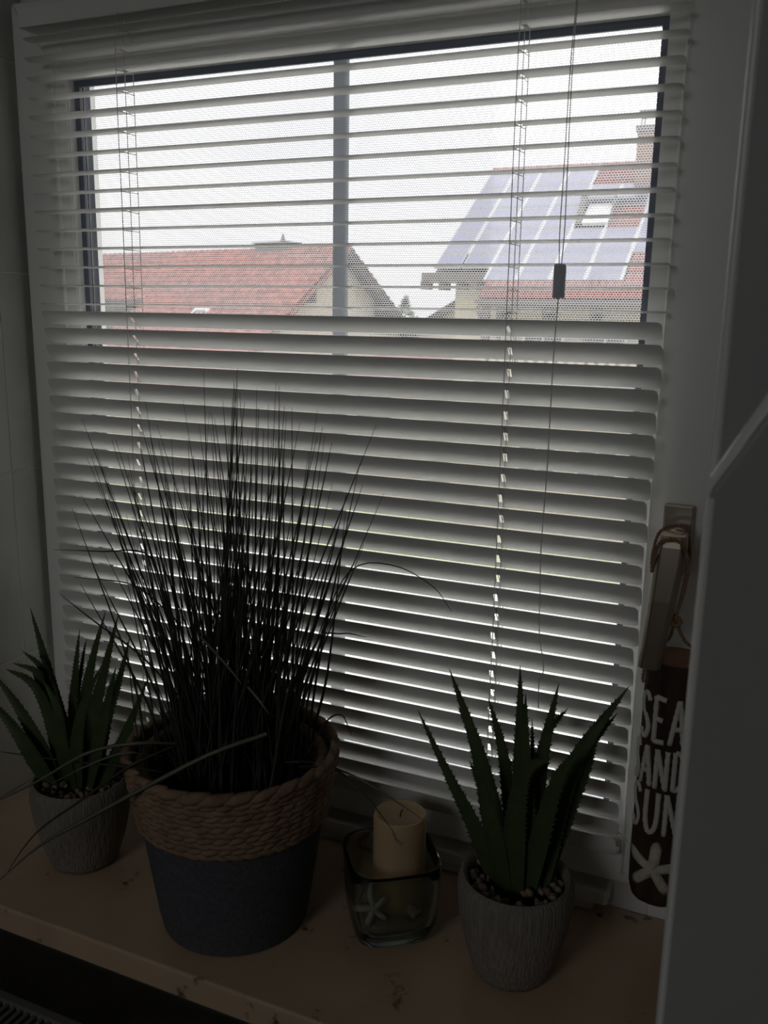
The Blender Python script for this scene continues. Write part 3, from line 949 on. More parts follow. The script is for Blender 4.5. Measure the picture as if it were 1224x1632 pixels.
# drooping and stray blades
stray = [
    ([(-0.5521, -0.1300, 0.1838), (-0.6004, -0.1000, 0.3248), (-0.6290, -0.0900, 0.3733), (-0.6956, -0.0900, 0.3687), (-0.7650, -0.0900, 0.3624)], .0016, 'blade'),
    ([(-0.5204, -0.1400, 0.1953), (-0.5632, -0.1200, 0.3010), (-0.6027, -0.1100, 0.3274), (-0.6487, -0.1000, 0.3397), (-0.7275, -0.1000, 0.3363)], .0018, 'blade'),
    ([(-0.4285, -0.1400, 0.2154), (-0.3892, -0.1200, 0.3491), (-0.3637, -0.1100, 0.3981), (-0.3249, -0.1000, 0.4025), (-0.2857, -0.1000, 0.3872), (-0.2659, -0.1000, 0.3652)], .0009, 'blade'),
    ([(-0.4191, -0.1500, 0.2152), (-0.3817, -0.1600, 0.3314), (-0.3520, -0.1600, 0.3488), (-0.3263, -0.1600, 0.3494)], .0014, 'blade'),
    ([(-0.4102, -0.2000, 0.2530), (-0.4482, -0.2320, 0.2402), (-0.5031, -0.2460, 0.2053), (-0.5949, -0.2500, 0.1407), (-0.6667, -0.2400, 0.0870), (-0.7577, -0.2300, 0.0011)], .0042, 'blade_pale'),
    ([(-0.5228, -0.1900, 0.2140), (-0.5448, -0.2250, 0.2251), (-0.6004, -0.2300, 0.2049), (-0.6757, -0.2250, 0.1532), (-0.7696, -0.2100, 0.0921)], .0036, 'blade_pale'),
    ([(-0.5164, -0.1900, 0.1809), (-0.5535, -0.2300, 0.2007), (-0.6490, -0.2150, 0.1783), (-0.7853, -0.1900, 0.1483)], .0022, 'blade'),
    ([(-0.5191, -0.2000, 0.2160), (-0.5479, -0.2320, 0.2030), (-0.6076, -0.2350, 0.1537), (-0.6751, -0.2350, 0.0965), (-0.7319, -0.2300, 0.0245)], .0024, 'blade'),
    ([(-0.5390, -0.1900, 0.1965), (-0.5570, -0.2250, 0.2123), (-0.6013, -0.2300, 0.1909), (-0.6513, -0.2320, 0.1590)], .0024, 'blade_pale'),
    ([(-0.4134, -0.1600, 0.2042), (-0.4059, -0.1150, 0.1843), (-0.3697, -0.1000, 0.1713), (-0.3246, -0.1050, 0.1600), (-0.2780, -0.1150, 0.1481)], .0024, 'blade_pale'),
    ([(-0.3992, -0.1600, 0.2027), (-0.3865, -0.1100, 0.1786), (-0.3564, -0.1050, 0.1606), (-0.3071, -0.1250, 0.1321)], .0020, 'blade'),
    ([(-0.4815, -0.2000, 0.3376), (-0.4303, -0.2300, 0.3262), (-0.4140, -0.2350, 0.3161)], .0026, 'blade_pale'),
    ([(-0.4075, -0.2350, 0.3144), (-0.3936, -0.2400, 0.3072), (-0.3822, -0.2400, 0.2947)], .0026, 'blade_pale'),
    ([(-0.5204, -0.1500, 0.2211), (-0.5986, -0.1400, 0.2733), (-0.6649, -0.1400, 0.3054), (-0.7137, -0.1400, 0.3307)], .0022, 'blade'),
    ([(-0.4105, -0.1200, 0.1963), (-0.3992, -0.1000, 0.2249), (-0.3811, -0.1000, 0.2357), (-0.3701, -0.1000, 0.2157)], .0016, 'blade'),
]
for pts, w, mt in stray:
    blade(pts, w, mt, 20)

# ---- glass candle holder with pillar candle, starfish and shells
HC = Vector((-.3265, -.0915, 0)); HA = math.radians(36.6)
def rsq(hs, p=4.0, n=40):
    out_ = []
    for k in range(n):
        a = 2 * PI * k / n
        c, s = math.cos(a), math.sin(a)
        r = hs / (abs(c) ** p + abs(s) ** p) ** (1 / p)
        x, y = r * c, r * s
        out_.append((x * math.cos(HA) - y * math.sin(HA), x * math.sin(HA) + y * math.cos(HA)))
    return out_
lv = [(.022, .0), (.031, .001), (.0375, .008), (.0405, .022), (.0418, .045), (.0428, .070), (.0435, .083), (.0430, .0855), (.0412, .0858), (.0402, .083),
      (.0392, .070), (.0382, .045), (.0368, .024), (.0330, .013), (.020, .0095)]
v = []; f = []
nseg = 40
for hs, z in lv:
    for x, y in rsq(hs * 1.1, 4.2, nseg):
        v.append((HC.x + x, HC.y + y, z * 1.05 + .0004))
for i in range(len(lv) - 1):
    for k in range(nseg):
        f.append((i * nseg + k, i * nseg + (k + 1) % nseg, (i + 1) * nseg + (k + 1) % nseg, (i + 1) * nseg + k))
f.append(tuple(range(nseg - 1, -1, -1))); f.append(tuple((len(lv) - 1) * nseg + k for k in range(nseg)))
hol = mesh('candle_holder', v, f, 'holder_glass', None, True)
tag(hol, 'clear rounded square glass candle holder on the sill, right of the grass basket', 'candle holder')
v = []; f = []
sl = [(.018, .0105), (.030, .0150), (.0350, .0240), (.030, .0262), (.010, .0265)]
for hs, z in sl:
    for x, y in rsq(hs, 4.2, nseg):
        v.append((HC.x + x, HC.y + y, z + rnd.uniform(-.0006, .0006) * (z > .025)))
for i in range(len(sl) - 1):
    for k in range(nseg):
        f.append((i * nseg + k, i * nseg + (k + 1) % nseg, (i + 1) * nseg + (k + 1) % nseg, (i + 1) * nseg + k))
f.append(tuple(range(nseg - 1, -1, -1))); f.append(tuple((len(sl) - 1) * nseg + k for k in range(nseg)))
so_ = mesh('sand_bed', v, f, 'sand', None, True)
tag(so_, 'pale sand filling the bottom of the glass candle holder', 'sand')
stuff(so_)
KC = (-.3225, -.0790)
can = thing('pillar_candle', 'cream pillar candle standing in the glass holder', 'candle', (KC[0], KC[1], .0265))
CT = .1290
auto_smooth(MB().lathe([(.0268, .0), (.0278, .001), (.0278, CT - .0265 - .004), (.0268, CT - .0265 - .0005), (.0250, CT - .0265), (.0215, CT - .0265 - .0035), (.004, CT - .0265 - .0050)],
            (KC[0], KC[1], .0265), 40).build('wax_body', 'wax', can), 50)
MB().tube(spline([(KC[0], KC[1], CT - .0055), (KC[0] + .001, KC[1], CT + .001), (KC[0] + .003, KC[1], CT + .004)], 6), .0007, 5).build('wick', 'wick', can)
MB().tube(spline([(KC[0] + .002, KC[1] - .0262, CT - .002), (KC[0] + .004, KC[1] - .0285, CT - .010), (KC[0] + .009, KC[1] - .0272, CT - .017), (KC[0] + .013, KC[1] - .0256, CT - .0185)], 10),
          [.0006, .0010, .0012, .0013, .0013, .0014, .0014, .0014, .0016, .0008], 6).build('wax_drip', 'wax', can)

def starfish_mesh(R_, hw, th, n=5, rot=0.0):
    """domed five-armed star with blunt arms of half width hw, in the xz plane, facing -y"""
    N = n * 12
    v = [(0, -th, 0)]
    f = []
    rings = 4
    for j in range(1, rings + 1):
        q = j / rings
        for k in range(N):
            a = 2 * PI * k / N + rot
            dl = abs(((k / 12 + .5) % 1) - .5) * 2 * PI / n
            rr_ = R_ * (1 - .05 * (dl > .05)) if dl < .01 else min(R_ * .95, hw / math.sin(dl))
            c = 1 - dl / (PI / n)
            v.append((rr_ * q * math.cos(a), -th * (1 - q ** 2) * (0.6 + .4 * c), rr_ * q * math.sin(a)))
    for k in range(N):
        f.append((0, 1 + k, 1 + (k + 1) % N))
    for j in range(rings - 1):
        for k in range(N):
            a, b_ = 1 + j * N, 1 + (j + 1) * N
            f.append((a + k, b_ + k, b_ + (k + 1) % N, a + (k + 1) % N))
    bk = len(v)
    v.append((0, th * .2, 0))
    for k in range(N):
        f.append((bk, 1 + (rings - 1) * N + (k + 1) % N, 1 + (rings - 1) * N + k))
    return v, f
v, f = starfish_mesh(.019, .0034, .005, rot=.5)
M_ = Matrix.Translation(Vector((-.3325, -.1235, .0420))) @ Matrix.Rotation(math.radians(36), 4, 'Z') @ Matrix.Rotation(math.radians(-25), 4, 'X')
st = mesh('starfish', [M_ @ Vector(p) for p in v], f, 'starfish', None, True)
tag(st, 'small pale starfish leaning on the candle inside the glass', 'starfish')
def spiral_shell(c, s, rot):
    mb = MB()
    pts = []; rs = []
    for i in range(44):
        t = i / 43
        a = t * 4.4 * 2 * PI + rot
        R_ = s * .50 * (1 - t) ** 1.1
        z = s * 1.5 * t
        pts.append(Vector((R_ * math.cos(a), R_ * math.sin(a), z)))
        rs.append(s * .46 * (1 - t) ** .9 + .0003)
    M2 = Matrix.Translation(Vector(c)) @ Matrix.Rotation(rot, 4, 'Z') @ Matrix.Rotation(math.radians(82), 4, 'Y')
    mb.tube([M2 @ p for p in pts], rs, 9)
    return mb.build('sea_shell', 'shell', None, True)
tag(spiral_shell((-.3000, -.1010, .0335), .0085, .4), 'pointed spiral sea shell lying right of the starfish in the glass', 'shell', 'shells in the candle glass')
tag(spiral_shell((-.3520, -.1020, .0330), .0070, 2.2), 'pointed spiral sea shell lying left of the starfish in the glass', 'shell', 'shells in the candle glass')

# ---- log sign hanging from the handle
LX, LY, LR_ = -.0668, -.0145, .0275
LZ0, LZ1 = .0680, .3240
sign = thing('log_sign', 'dark bark log sign with white hand painted words, hanging from the window handle', 'sign', (LX, LY, LZ0))
v = []; f = []
n = 40
lr = random.Random(5)
ph = [lr.uniform(0, 6) for _ in range(8)]
rings_ = [(0.0, .72), (.003, .88), (.012, .97), (.04, 1.0), (.10, 1.0), (.16, .99), (.22, 1.0), (.245, .99), (LZ1 - LZ0, .97)]
for dz, s in rings_:
    for k in range(n):
        a = 2 * PI * k / n
        r = LR_ * s * (1 + .018 * math.sin(3 * a + ph[0]) + .012 * math.sin(7 * a + ph[1] + dz * 9) + .008 * math.sin(13 * a + ph[2] + dz * 20))
        v.append((LX + r * math.cos(a), LY + r * math.sin(a), LZ0 + dz))
for i in range(len(rings_) - 1):
    for k in range(n):
        f.append((i * n + k, i * n + (k + 1) % n, (i + 1) * n + (k + 1) % n, (i + 1) * n + k))
f.append(tuple(range(n - 1, -1, -1)))
auto_smooth(mesh('log_body', v, f, 'bark', sign), 60)
tv = [(p[0], p[1], p[2] + .0005) for p in v[-n:]] + [(LX + (p[0] - LX) * .99, LY + (p[1] - LY) * .99, p[2] - .004) for p in v[-n:]]
mesh('cut_top', tv, [tuple(range(n)), tuple(range(2 * n - 1, n - 1, -1))] + [(k, n + k, n + (k + 1) % n, (k + 1) % n) for k in range(n)], 'cut_wood', sign)
def wrap(sx, z, out_=.0):
    """arc length sx (to the viewer's right) and height on the bark"""
    a = -PI / 2 + math.radians(5) + sx / LR_
    r = LR_ * 1.022 + out_
    return Vector((LX + r * math.cos(a), LY + r * math.sin(a), z))
GLY = {'S': [[(.85, .85), (.6, 1), (.25, .95), (.1, .75), (.3, .57), (.65, .45), (.85, .25), (.65, .03), (.3, 0), (.08, .15)]],
       'E': [[(.15, 0), (.15, 1)], [(.15, 1), (.85, .97)], [(.15, .52), (.7, .50)], [(.15, 0), (.88, .02)]],
       'A': [[(.05, 0), (.28, .55), (.5, 1)], [(.5, 1), (.75, .5), (.95, 0)], [(.22, .36), (.8, .36)]],
       'N': [[(.12, 0), (.12, 1)], [(.12, 1), (.5, .5), (.88, 0)], [(.88, 0), (.88, 1)]],
       'D': [[(.15, 0), (.15, 1)], [(.15, 1), (.6, .92), (.9, .55), (.75, .15), (.15, 0)]],
       'U': [[(.12, 1), (.12, .35), (.3, .05), (.55, 0), (.78, .12), (.88, .4), (.88, 1)]]}
def word(txt, x0, cw, gap, z0, h, zs=0.0):
    mb_list = []
    x = x0
    for ch in txt:
        mb = MB()
        for stv in GLY[ch]:
            pts = []
            q = spline([(a, b_, 0) for a, b_ in stv], 4 + 3 * len(stv))
            for p in q:
                pts.append(wrap(x + p.x * cw, z0 + p.y * h, -.0009))
            mb.tube(pts, [.0027 + .0004 * math.sin(3 * i) for i in range(len(pts))], 6)
        o = mb.build('letter', 'paint_white', sign, True)
        o['label'] = 'white painted letter ' + ch
        x += cw + gap
word('SEA', -.0350, .0140, .0032, .2460, .0450)
word('SAND', -.0450, .0130, .0036, .1985, .0400)
word('SUN', -.0390, .0155, .0042, .1510, .0430)
v, f = starfish_mesh(.0325, .0056, .0050, rot=.23)
sv = [wrap(p[0] - .005, .1130 + p[2] * .95, .0006 - p[1]) for p in v]
o = mesh('starfish_ornament', sv, f, 'starfish', sign, True)
o['label'] = 'cream starfish glued on the bark'
# twine
def rope(pts, r=.0011, tw=.0075, name='twine', n=90):
    P_ = spline(pts, n)
    L = sum((P_[i + 1] - P_[i]).length for i in range(n - 1))
    mb = MB()
    for ph_ in (0, PI):
        q = []
        s = 0
        for i, p in enumerate(P_):
            d = (P_[min(i + 1, n - 1)] - P_[max(i - 1, 0)]).normalized()
            a = d.cross(Vector((.2, -.9, .3))).normalized()
            b_ = d.cross(a)
            an = s / tw * 2 * PI + ph_
            q.append(p + (a * math.cos(an) + b_ * math.sin(an)) * r * .75)
            if i < n - 1:
                s += (P_[i + 1] - p).length
        mb.tube(q, r, 5)
    return mb.build(name, 'twine', sign, True)
nkx, nky, nkz = -.0790, -.012, .4330
kn = Vector((-.0705, -.030, .3660))
rope([kn, (-.0655, -.028, .400), (-.0640, -.018, .428), (-.0700, -.009, .4475), (-.0800, -.006, .4500), (-.0930, -.010, .443), (-.0960, -.024, .425), (-.0945, -.034, .410)], name='twine_loop')
rope([kn, (-.0650, -.034, .395), (-.0630, -.036, .420), (-.0680, -.042, .4400), (-.0790, -.0435, .4450), (-.0900, -.0425, .438), (-.0945, -.034, .410)], name='twine_loop')
rope([kn + Vector((.002, 0, .004)), kn + Vector((-.004, -.003, .001)), kn + Vector((.001, -.004, -.005)), kn + Vector((.005, 0, -.001)), kn + Vector((-.002, .003, .004))], r=.0013, name='twine_knot', n=24)
rope([kn, (-.0750, -.024, .345), (-.0850, -.018, .334), (-.0900, -.0145, .3275), (-.0945, -.0150, .318), (-.0965, -.0155, .300), (-.0955, -.0160, .294)])
rope([kn, (-.0610, -.024, .345), (-.0500, -.018, .3355), (-.0420, -.0145, .3270), (-.0385, -.0150, .318), (-.0370, -.0155, .300)])

# ================================================================== OUTDOORS
GZ = -6.5
# window ledge outside
led = bevel(box('outer_ledge', -.93, .01, .131, .36, -.03, -.012, 'white_frame'), .003)
struct(led, 'white metal ledge outside the window')
struct(mesh('ground_lawn', [(-110, -70, GZ), (90, -70, GZ), (90, 140, GZ), (-110, 140, GZ)], [(0, 1, 2, 3)], 'lawn'), 'lawn far below the window')
pv = MB().box(-22, 20, -4, 22, GZ - .2, GZ + .05).build('paved_yard', 'paving')
struct(pv, 'pale paved yard between the houses')

# ---- left house: ridge frame
A = Vector((-17.3282, 34.0, 3.2272)); D_ = Vector((-.97763, .2103, 0)); G_ = Vector((-.2103, -.97763, 0))
TP = math.tan(math.radians(36))
def H(s, o, z=0.0):
    return A + D_ * s + G_ * o + Vector((0, 0, z))
lh = thing('house', 'house with red tiled gable roof and cream gable wall at the left', 'house', (A.x + D_.x * 6, A.y + 1.5, GZ))
def tile_field(mb, s0, s1, o0, o1, sign_=1, pw=.27, pl=.40):
    """pantile relief over a rectangle of the roof slope: waves across, steps down"""
    nr = max(1, round((o1 - o0) / (pl * math.cos(math.atan(TP)))))
    nc = max(1, round((s1 - s0) / pw))
    up = Vector((0, 0, 1))
    for r in range(nr):
        oa = o0 + (o1 - o0) * r / nr
        ob = o0 + (o1 - o0) * (r + 1) / nr
        v = []; f = []
        sub = 4
        for c in range(nc * sub + 1):
            s = s0 + (s1 - s0) * c / (nc * sub)
            hh = .085 * (.5 + .5 * math.cos(2 * PI * c / sub))
            a = H(s, sign_ * oa, -oa * TP + .02 + hh)
            b_ = H(s, sign_ * ob, -ob * TP + .12 + hh)
            k_ = H(s, sign_ * ob, -ob * TP + .02)
            v += [a, b_, k_]
        for c in range(nc * sub):
            i = c * 3
            f += [(i, i + 1, i + 4, i + 3), (i + 1, i + 2, i + 5, i + 4)]
        mb.add(v, f)
mb = MB()
tile_field(mb, -.35, 8.95, 0.0, 7.6)
tile_field(mb, 8.95, 19, 0.0, 3.05)
stuff(mb.build('roof_tiles', 'roof_red', lh))
mb = MB()
tile_field(mb, -.35, 19, 0.0, 7.0, sign_=-1)
stuff(mb.build('roof_tiles', 'roof_red', lh))
mb = MB()
for i in range(48):
    s = -.35 + i * .4
    mb.tube([H(s, 0, .06), H(s + .42, 0, .045)], [.13, .105], 8)
stuff(mb.build('ridge_tiles', 'roof_red', lh))
# roof deck, verge boards
def slab(name, pts, th, material, parent):
    v = [Vector(p) for p in pts]
    e1, e2 = v[1] - v[0], v[2] - v[0]
    nn = e1.cross(e2).normalized()
    if nn.z < 0:
        nn = -nn
    m_ = len(v)
    vv = v + [p - nn * th for p in v]
    f = [tuple(range(m_)), tuple(range(2 * m_ - 1, m_ - 1, -1))] + [(i, (i + 1) % m_, m_ + (i + 1) % m_, m_ + i) for i in range(m_)]
    return mesh(name, vv, f, material, parent)
slab('roof_deck', [H(-.35, 0), H(8.95, 0), H(8.95, 7.6, -7.6 * TP), H(-.35, 7.6, -7.6 * TP)], .14, 'wood_dark', lh)
slab('roof_deck', [H(8.95, 0), H(19, 0), H(19, 3.05, -3.05 * TP), H(8.95, 3.05, -3.05 * TP)], .14, 'wood_dark', lh)
slab('roof_deck', [H(-.35, 0), H(19, 0), H(19, -7.0, -7.0 * TP), H(-.35, -7.0, -7.0 * TP)], .22, 'wood_dark', lh)
slab('verge_board', [H(-.42, 0, .05), H(-.34, 0, .05), H(-.34, -7.1, -7.1 * TP + .05), H(-.42, -7.1, -7.1 * TP + .05)], .42, 'wood_dark', lh)
slab('verge_board', [H(-.40, 0, .04), H(-.34, 0, .04), H(-.34, 7.6, -7.6 * TP + .04), H(-.40, 7.6, -7.6 * TP + .04)], .10, 'roof_red', lh)
# walls
gv = [H(.25, 0, -.16), H(.25, 6.6, -6.6 * TP - .16), H(.25, 6.6, GZ - A.z), H(.25, -6.2, GZ - A.z), H(.25, -6.2, -6.2 * TP - .16)]
bk = [p + D_ * .4 for p in gv]
mesh('gable_wall', gv + bk, [tuple(range(5)), tuple(range(9, 4, -1))] + [(i, (i + 1) % 5, 5 + (i + 1) % 5, 5 + i) for i in range(5)], 'render_cream', lh)
def wallbox(name, s0, s1, o0, o1, z0, z1, material, parent):
    v = [H(s, o, z) for z in (z0, z1) for o in (o0, o1) for s in (s0, s1)]
    return mesh(name, v, [(0, 2, 3, 1), (4, 5, 7, 6), (0, 1, 5, 4), (2, 6, 7, 3), (0, 4, 6, 2), (1, 3, 7, 5)], material, parent)
wallbox('side_wall', .25, 8.6, 6.2, 6.6, GZ - A.z, -6.6 * TP - .2, 'render_cream', lh)
wallbox('side_wall', 8.6, 19, 2.3, 2.6, GZ - A.z, -2.6 * TP - .2, 'wood_grey', lh)
wallbox('eave_board', 8.95, 19, 2.95, 3.12, -3.05 * TP - .55, -3.05 * TP + .05, 'wood_dark', lh)
wallbox('purlin_end', -.25, .3, 2.05, 2.3, -2.3 * TP - .55, -2.3 * TP - .12, 'wood_dark', lh)
wallbox('purlin_end', -.25, .3, -2.9, -2.5, -2.7 * TP - .95, -2.7 * TP - .15, 'wood_dark', lh)
# roof window
def onroof(s, o, h):
    return H(s, o, -o * TP + h)
rw = [onroof(4.22, 3.62, .14), onroof(5.12, 3.62, .14), onroof(5.12, 4.55, .14), onroof(4.22, 4.55, .14)]
rwo = slab('roof_window', rw, .14, 'white_frame', lh)
slab('pane', [onroof(4.36, 3.74, .150), onroof(4.98, 3.74, .150), onroof(4.98, 3.90, .150), onroof(4.36, 3.90, .150)], .01, 'house_glass', rwo)
# chimney with cap
ch = wallbox('chimney', 3.05, 4.95, -.65, .15, -.6, .34, 'sheet_metal', lh)
wallbox('chimney_cap', 2.95, 5.05, -.75, .25, .34, .40, 'sheet_metal', ch)
cp = H(3.62, -.25, .40)
MB().tube([cp, cp + Vector((0, 0, .12)), cp + Vector((0, 0, .38))], [.16, .10, .02], 8).build('chimney_finial', 'sheet_metal', ch)

# ---- right house: roof with solar panels
E0 = Vector((-10.6604, 27.0, 1.9932)); UP = Vector((0, .84079975, .54134626)); NR = Vector((0, -.54134626, .84079975))
def Q(s, t, h=0.0):
    return E0 + Vector((s, 0, 0)) + UP * t + NR * h
rh = thing('house', 'yellow house with a solar panel roof and brick chimney at the right', 'house', (-6, 31, GZ))
TR = 7.1
slab('roof_deck', [Q(0, 0, -.14), Q(1.95, 0, -.14), Q(1.95, TR, -.14), Q(0, TR, -.14)], .14, 'wood_grey', rh)
slab('roof_deck', [Q(1.95, -1.62, -.14), Q(12, -1.62, -.14), Q(12, TR, -.14), Q(1.95, TR, -.14)], .14, 'wood_grey', rh)
rt = Q(0, TR, -.14)
slab('roof_deck', [rt, rt + Vector((12, 0, 0)), rt + Vector((12, 6, -3.86)), rt + Vector((0, 6, -3.86))], .14, 'wood_grey', rh)
colS = [.0, .94, 1.92, 2.93, 3.95, 5.00, 6.06, 7.1, 8.1]
rowT = [-.68, .90, 2.43, 3.95, 5.48, 7.02]
def panel(s0, s1, t0, t1):
    o = slab('solar_panel', [Q(s0 + .035, t0 + .02, .10), Q(s1 - .035, t0 + .02, .10), Q(s1 - .035, t1 - .02, .10), Q(s0 + .035, t1 - .02, .10)], .045, 'pv_frame', rh)
    slab('cells', [Q(s0 + .065, t0 + .045, .106), Q(s1 - .065, t0 + .045, .106), Q(s1 - .065, t1 - .045, .106), Q(s0 + .065, t1 - .045, .106)], .01, 'pv_cell', o)
for ci in range(len(colS) - 1):
    for ri in range(5):
        s0, s1, t0, t1 = colS[ci], colS[ci + 1], rowT[ri], rowT[ri + 1]
        if ri == 0 and ci < 2:
            t0 = 0.02
        if ri == 0 and ci >= 6:
            continue
        if ri == 4 and ci >= 4:
            continue
        if ri == 2 and ci in (4, 5):
            continue
        panel(s0, s1, t0, t1)
# mounting rails shining between the panels
for s in colS[1:7]:
    slab('mounting_rail', [Q(s - .035, -.68 if s > 1.9 else .9, .095), Q(s + .035, -.68 if s > 1.9 else .9, .095), Q(s + .035, 5.46 if s > 4 else 7.02, .095), Q(s - .035, 5.46 if s > 4 else 7.02, .095)], .03, 'pv_frame', rh)
# single clay tiles where no panels lie
def tile_proto():
    v = []; f = []
    w, l = .225, .40
    n = 5
    for j, (yy, hh) in enumerate(((0, .035), (l, .0))):
        for k in range(n):
            u = k / (n - 1)
            v.append(Vector((u * w, yy, hh + .045 * (.5 - .5 * math.cos(2 * PI * u)))))
        for k in range(n):
            u = k / (n - 1)
            v.append(Vector((u * w, yy, hh - .02 + .045 * (.5 - .5 * math.cos(2 * PI * u)))))
    for k in range(n - 1):
        f += [(k, k + 1, 2 * n + k + 1, 2 * n + k), (n + k, 3 * n + k, 3 * n + k + 1, n + k + 1), (k, n + k, n + k + 1, k + 1)]
    f += [(0, 2 * n, 3 * n, n), (n - 1, 2 * n - 1, 4 * n - 1, 3 * n - 1)]
    me = bpy.data.meshes.new('roof_tile')
    me.from_pydata([tuple(p) for p in v], [], f)
    me.materials.append(MATS['tile_red'])
    me.polygons.foreach_set('use_smooth', [True] * len(me.polygons))
    return me
tme = tile_proto()
MR = Matrix(((1, 0, 0), (0, UP.y, NR.y), (0, UP.z, NR.z))).to_euler()
def tiles(s0, s1, t0, t1):
    nc = round((s1 - s0) / .225); nr = round((t1 - t0) / .34)
    for r in range(nr):
        for c in range(nc):
            o = bpy.data.objects.new('roof_tile', tme)
            col.objects.link(o)
            o.parent = rh
            o.location = Q(s0 + c * (s1 - s0) / nc, t0 + r * (t1 - t0) / nr, .0) - rh.location
            o.rotation_euler = MR
tiles(3.97, 7.8, 5.55, 7.1)
tiles(5.00, 6.06, 2.50, 3.95)
tiles(6.12, 8.2, -1.62, .90)
tiles(1.97, 6.12, -1.62, -.74)
mb = MB()
for i in range(30):
    s = i * .4
    mb.tube([Q(s, TR, .02), Q(s + .42, TR, .02)], [.12, .10], 8)
stuff(mb.build('ridge_tiles', 'tile_red', rh))
# dormer-like roof window with wooden hood
hood = slab('roof_hatch_hood', [Q(3.95, 3.98, .62), Q(6.0, 3.98, .62), Q(6.0, 4.62, .30), Q(3.95, 4.62, .30)], .14, 'wood_grey', rh)
slab('roof_hatch_cheek', [Q(3.96, 2.75, .12), Q(4.16, 2.75, .12), Q(4.16, 4.0, .48), Q(3.96, 4.0, .48)], .12, 'wood_grey', rh)
hw_ = slab('roof_hatch', [Q(4.2, 2.72, .15), Q(5.02, 2.72, .15), Q(5.02, 3.98, .15), Q(4.2, 3.98, .15)], .12, 'white_frame', rh)
slab('roof_hatch_cheek', [Q(5.02, 2.75, .12), Q(5.10, 2.75, .12), Q(5.10, 4.0, .42), Q(5.02, 4.0, .42)], .12, 'wood_grey', rh)
# chimney
cx0, cx1, cy0, cy1 = -5.25, -4.50, 31.3, 32.1
c_ = MB().box(cx0, cx1, cy0, cy1, 4.2, 6.62).build('chimney', 'chimney_brick', rh)
MB().box(cx0 - .06, cx1 + .06, cy0 - .06, cy1 + .06, 6.62, 6.80).build('chimney_crown', 'sheet_metal', c_)
for x in (cx0 + .08, cx1 - .12):
    for y in (cy0 + .05, cy1 - .1):
        MB().box(x, x + .04, y, y + .04, 6.80, 7.14).build('cap_post', 'sheet_metal', c_)
MB().box(cx0 + .0, cx1 - .02, cy0 + .02, cy1 - .02, 7.14, 7.28).build('chimney_cap', 'sheet_metal', c_)
# eaves, walls
MB().box(-10.95, -8.72, 26.75, 27.15, 1.62, 1.93).build('eave_board', 'wood_grey', rh)
MB().box(-8.75, 1.3, 25.55, 25.72, .98, 1.10).build('gutter', 'sheet_metal', rh)
for i in range(4):
    MB().box(-10.9 + i * .62, -10.72 + i * .62, 26.55, 27.2, 1.42 - .03 * (i % 2), 1.66).build('rafter_end', 'wood_dark', rh)
for x in (-8.15, -6.75, -5.35, -3.9, -2.5):
    MB().box(x, x + .16, 25.85, 26.9, .55, 1.02).build('rafter_end', 'wood_dark', rh)
MB().box(-10.05, -8.9, 27.5, 33.5, GZ, 1.95).build('house_wall', 'render_yellow', rh)
MB().box(-8.9, 1.2, 27.0, 33.5, GZ, 1.45).build('house_wall', 'render_yellow', rh)
MB().box(-8.62, -8.40, 25.9, 26.1, -1.2, .95).build('balcony_post', 'wood_grey', rh)
b2 = MB().tube([(-8.5, 26, .15), (-9.0, 26.6, .85)], .08, 6).build('brace', 'wood_grey', rh)
# balcony with railing
MB().box(-8.75, 1.0, 25.8, 27.0, -1.45, -1.25).build('balcony_floor', 'wood_grey', rh)
MB().box(-8.75, 1.0, 25.82, 25.92, -.30, -.22).build('balcony_rail', 'wood_grey', rh)
for i in range(30):
    MB().box(-8.6 + i * .3, -8.42 + i * .3, 25.84, 25.89, -1.25, -.30).build('balcony_board', 'render_yellow', rh)
def window(parent, x0, x1, y, z0, z1, frame='white_frame', glass='house_glass'):
    f_ = MB().box(x0, x1, y - .06, y + .02, z0, z1).build('window', frame, parent)
    MB().box(x0 + .08, (x0 + x1) / 2 - .03, y - .07, y - .055, z0 + .08, z1 - .08).build('pane', glass, f_)
    MB().box((x0 + x1) / 2 + .03, x1 - .08, y - .07, y - .055, z0 + .08, z1 - .08).build('pane', glass, f_)
for x in (-7.6, -5.7, -3.6):
    window(rh, x, x + 1.3, 27.0, -1.0, .35)
for x in (-7.6, -5.7, -3.6):
    window(rh, x, x + 1.3, 27.0, -4.4, -3.0)
for x in (-8.1, -6.9, -5.5, -4.4, -3.4):
    MB().box(x, x + .08, 25.83, 25.93, -.22, .55).build('rail_post', 'wood_grey', rh)

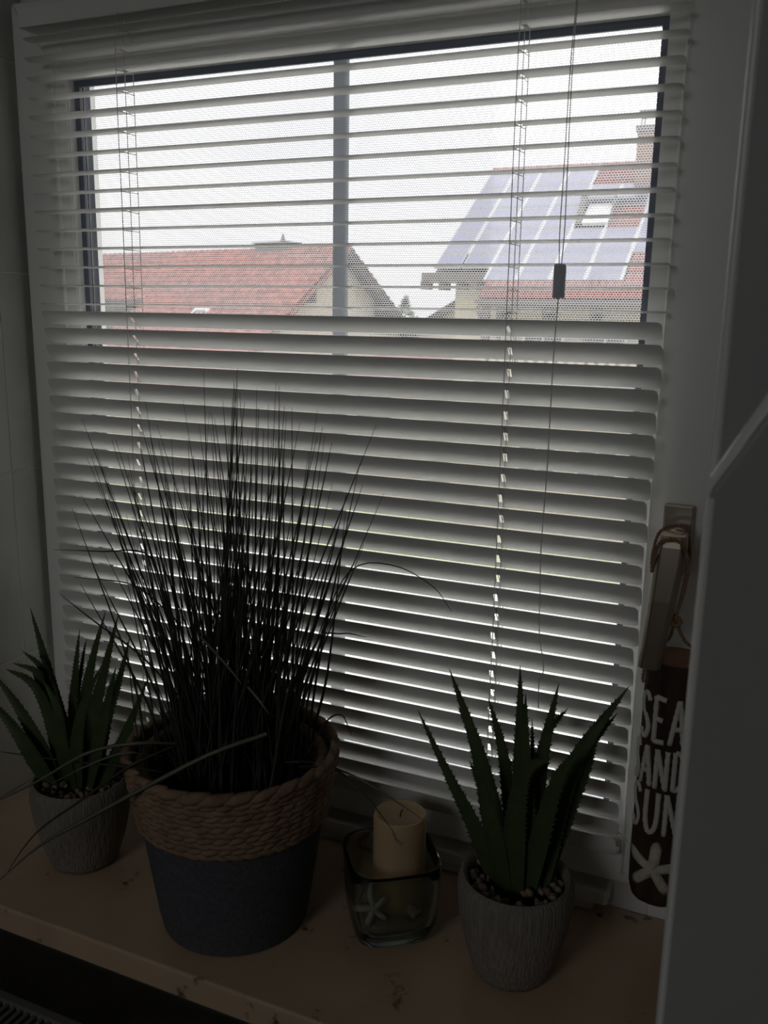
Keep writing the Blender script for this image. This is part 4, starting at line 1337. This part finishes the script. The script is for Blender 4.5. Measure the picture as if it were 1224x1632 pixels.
# ---- small house far behind, between the two
sh = thing('house', 'small far house with a dark gable roof between the two big houses', 'house', (-17.4, 52, GZ))
hw0 = [(-23.3, 50, -2.1), (-17.4, 50, 1.38), (-11.5, 50, -2.1), (-11.5, 50, GZ), (-23.3, 50, GZ)]
mesh('gable_wall', hw0 + [(x, 55, z) for x, y, z in hw0], [tuple(range(5)), tuple(range(9, 4, -1))] + [(i, (i + 1) % 5, 5 + (i + 1) % 5, 5 + i) for i in range(5)], 'render_cream', sh)
slab('roof_slope', [(-17.4, 49.3, 1.70), (-23.8, 49.3, -2.08), (-23.8, 55.5, -2.08), (-17.4, 55.5, 1.70)], .36, 'wood_dark', sh)
slab('roof_slope', [(-17.4, 49.3, 1.70), (-11.0, 49.3, -2.08), (-11.0, 55.5, -2.08), (-17.4, 55.5, 1.70)], .36, 'wood_dark', sh)
window(sh, -20.2, -18.2, 50, -3.3, -1.6, 'wood_dark')
window(sh, -16.6, -14.6, 50, -3.3, -1.6, 'wood_dark')
# ---- low shed with red roof in front
ls = thing('shed', 'low shed with a red roof in the yard between the houses', 'shed', (-14.2, 32, GZ))
MB().box(-15.6, -12.2, 31, 34, GZ, -1.85).build('shed_wall', 'render_cream', ls)
slab('shed_roof', [(-15.8, 30.6, -1.85), (-12.0, 30.6, -1.85), (-12.0, 34.4, -.95), (-15.8, 34.4, -.95)], .12, 'tile_red', ls)
window(ls, -15.2, -13.8, 31, -3.4, -2.3, 'wood_dark')

# ---- tree tops
def tree(name, label, c, h, r, seed, n=900):
    lr = random.Random(seed)
    t = thing(name, label, 'tree', (c[0], c[1], GZ))
    top = c[2]
    MB().tube([(c[0], c[1], GZ), (c[0] + .1, c[1], (GZ + top) / 2), (c[0], c[1], top - r * .6)], [.22, .15, .05], 8).build('trunk', 'trunk', t)
    mb = MB()
    for i in range(n):
        u = lr.uniform(0, 1)
        z = top - h * u
        rr_ = r * (1 - (1 - u) ** 1.8) * lr.uniform(.3, 1.0) * (1.0 + .35 * math.sin(5 * u * PI + seed))
        a = lr.uniform(0, 2 * PI)
        p = Vector((c[0] + rr_ * math.cos(a), c[1] + rr_ * math.sin(a), z + lr.uniform(-.2, .2)))
        d = Vector((math.cos(a), math.sin(a), lr.uniform(-.2, .9))).normalized()
        s = d.cross(Vector((lr.uniform(-1, 1), lr.uniform(-1, 1), 1))).normalized()
        L = lr.uniform(.18, .36)
        mb.add([p, p + d * L * .5 + s * L * .28, p + d * L, p + d * L * .5 - s * L * .28], [(0, 1, 2, 3)])
    stuff(mb.build('foliage', 'foliage', t))
tree('tree', 'pale green bushy tree top between the houses', (-24.9, 59.0, 1.65), 5.4, 1.9, 3, 1300)
tree('tree', 'narrow pointed green tree left of the bushy tree top', (-29.0, 64.0, 1.10), 5.6, 1.4, 8)
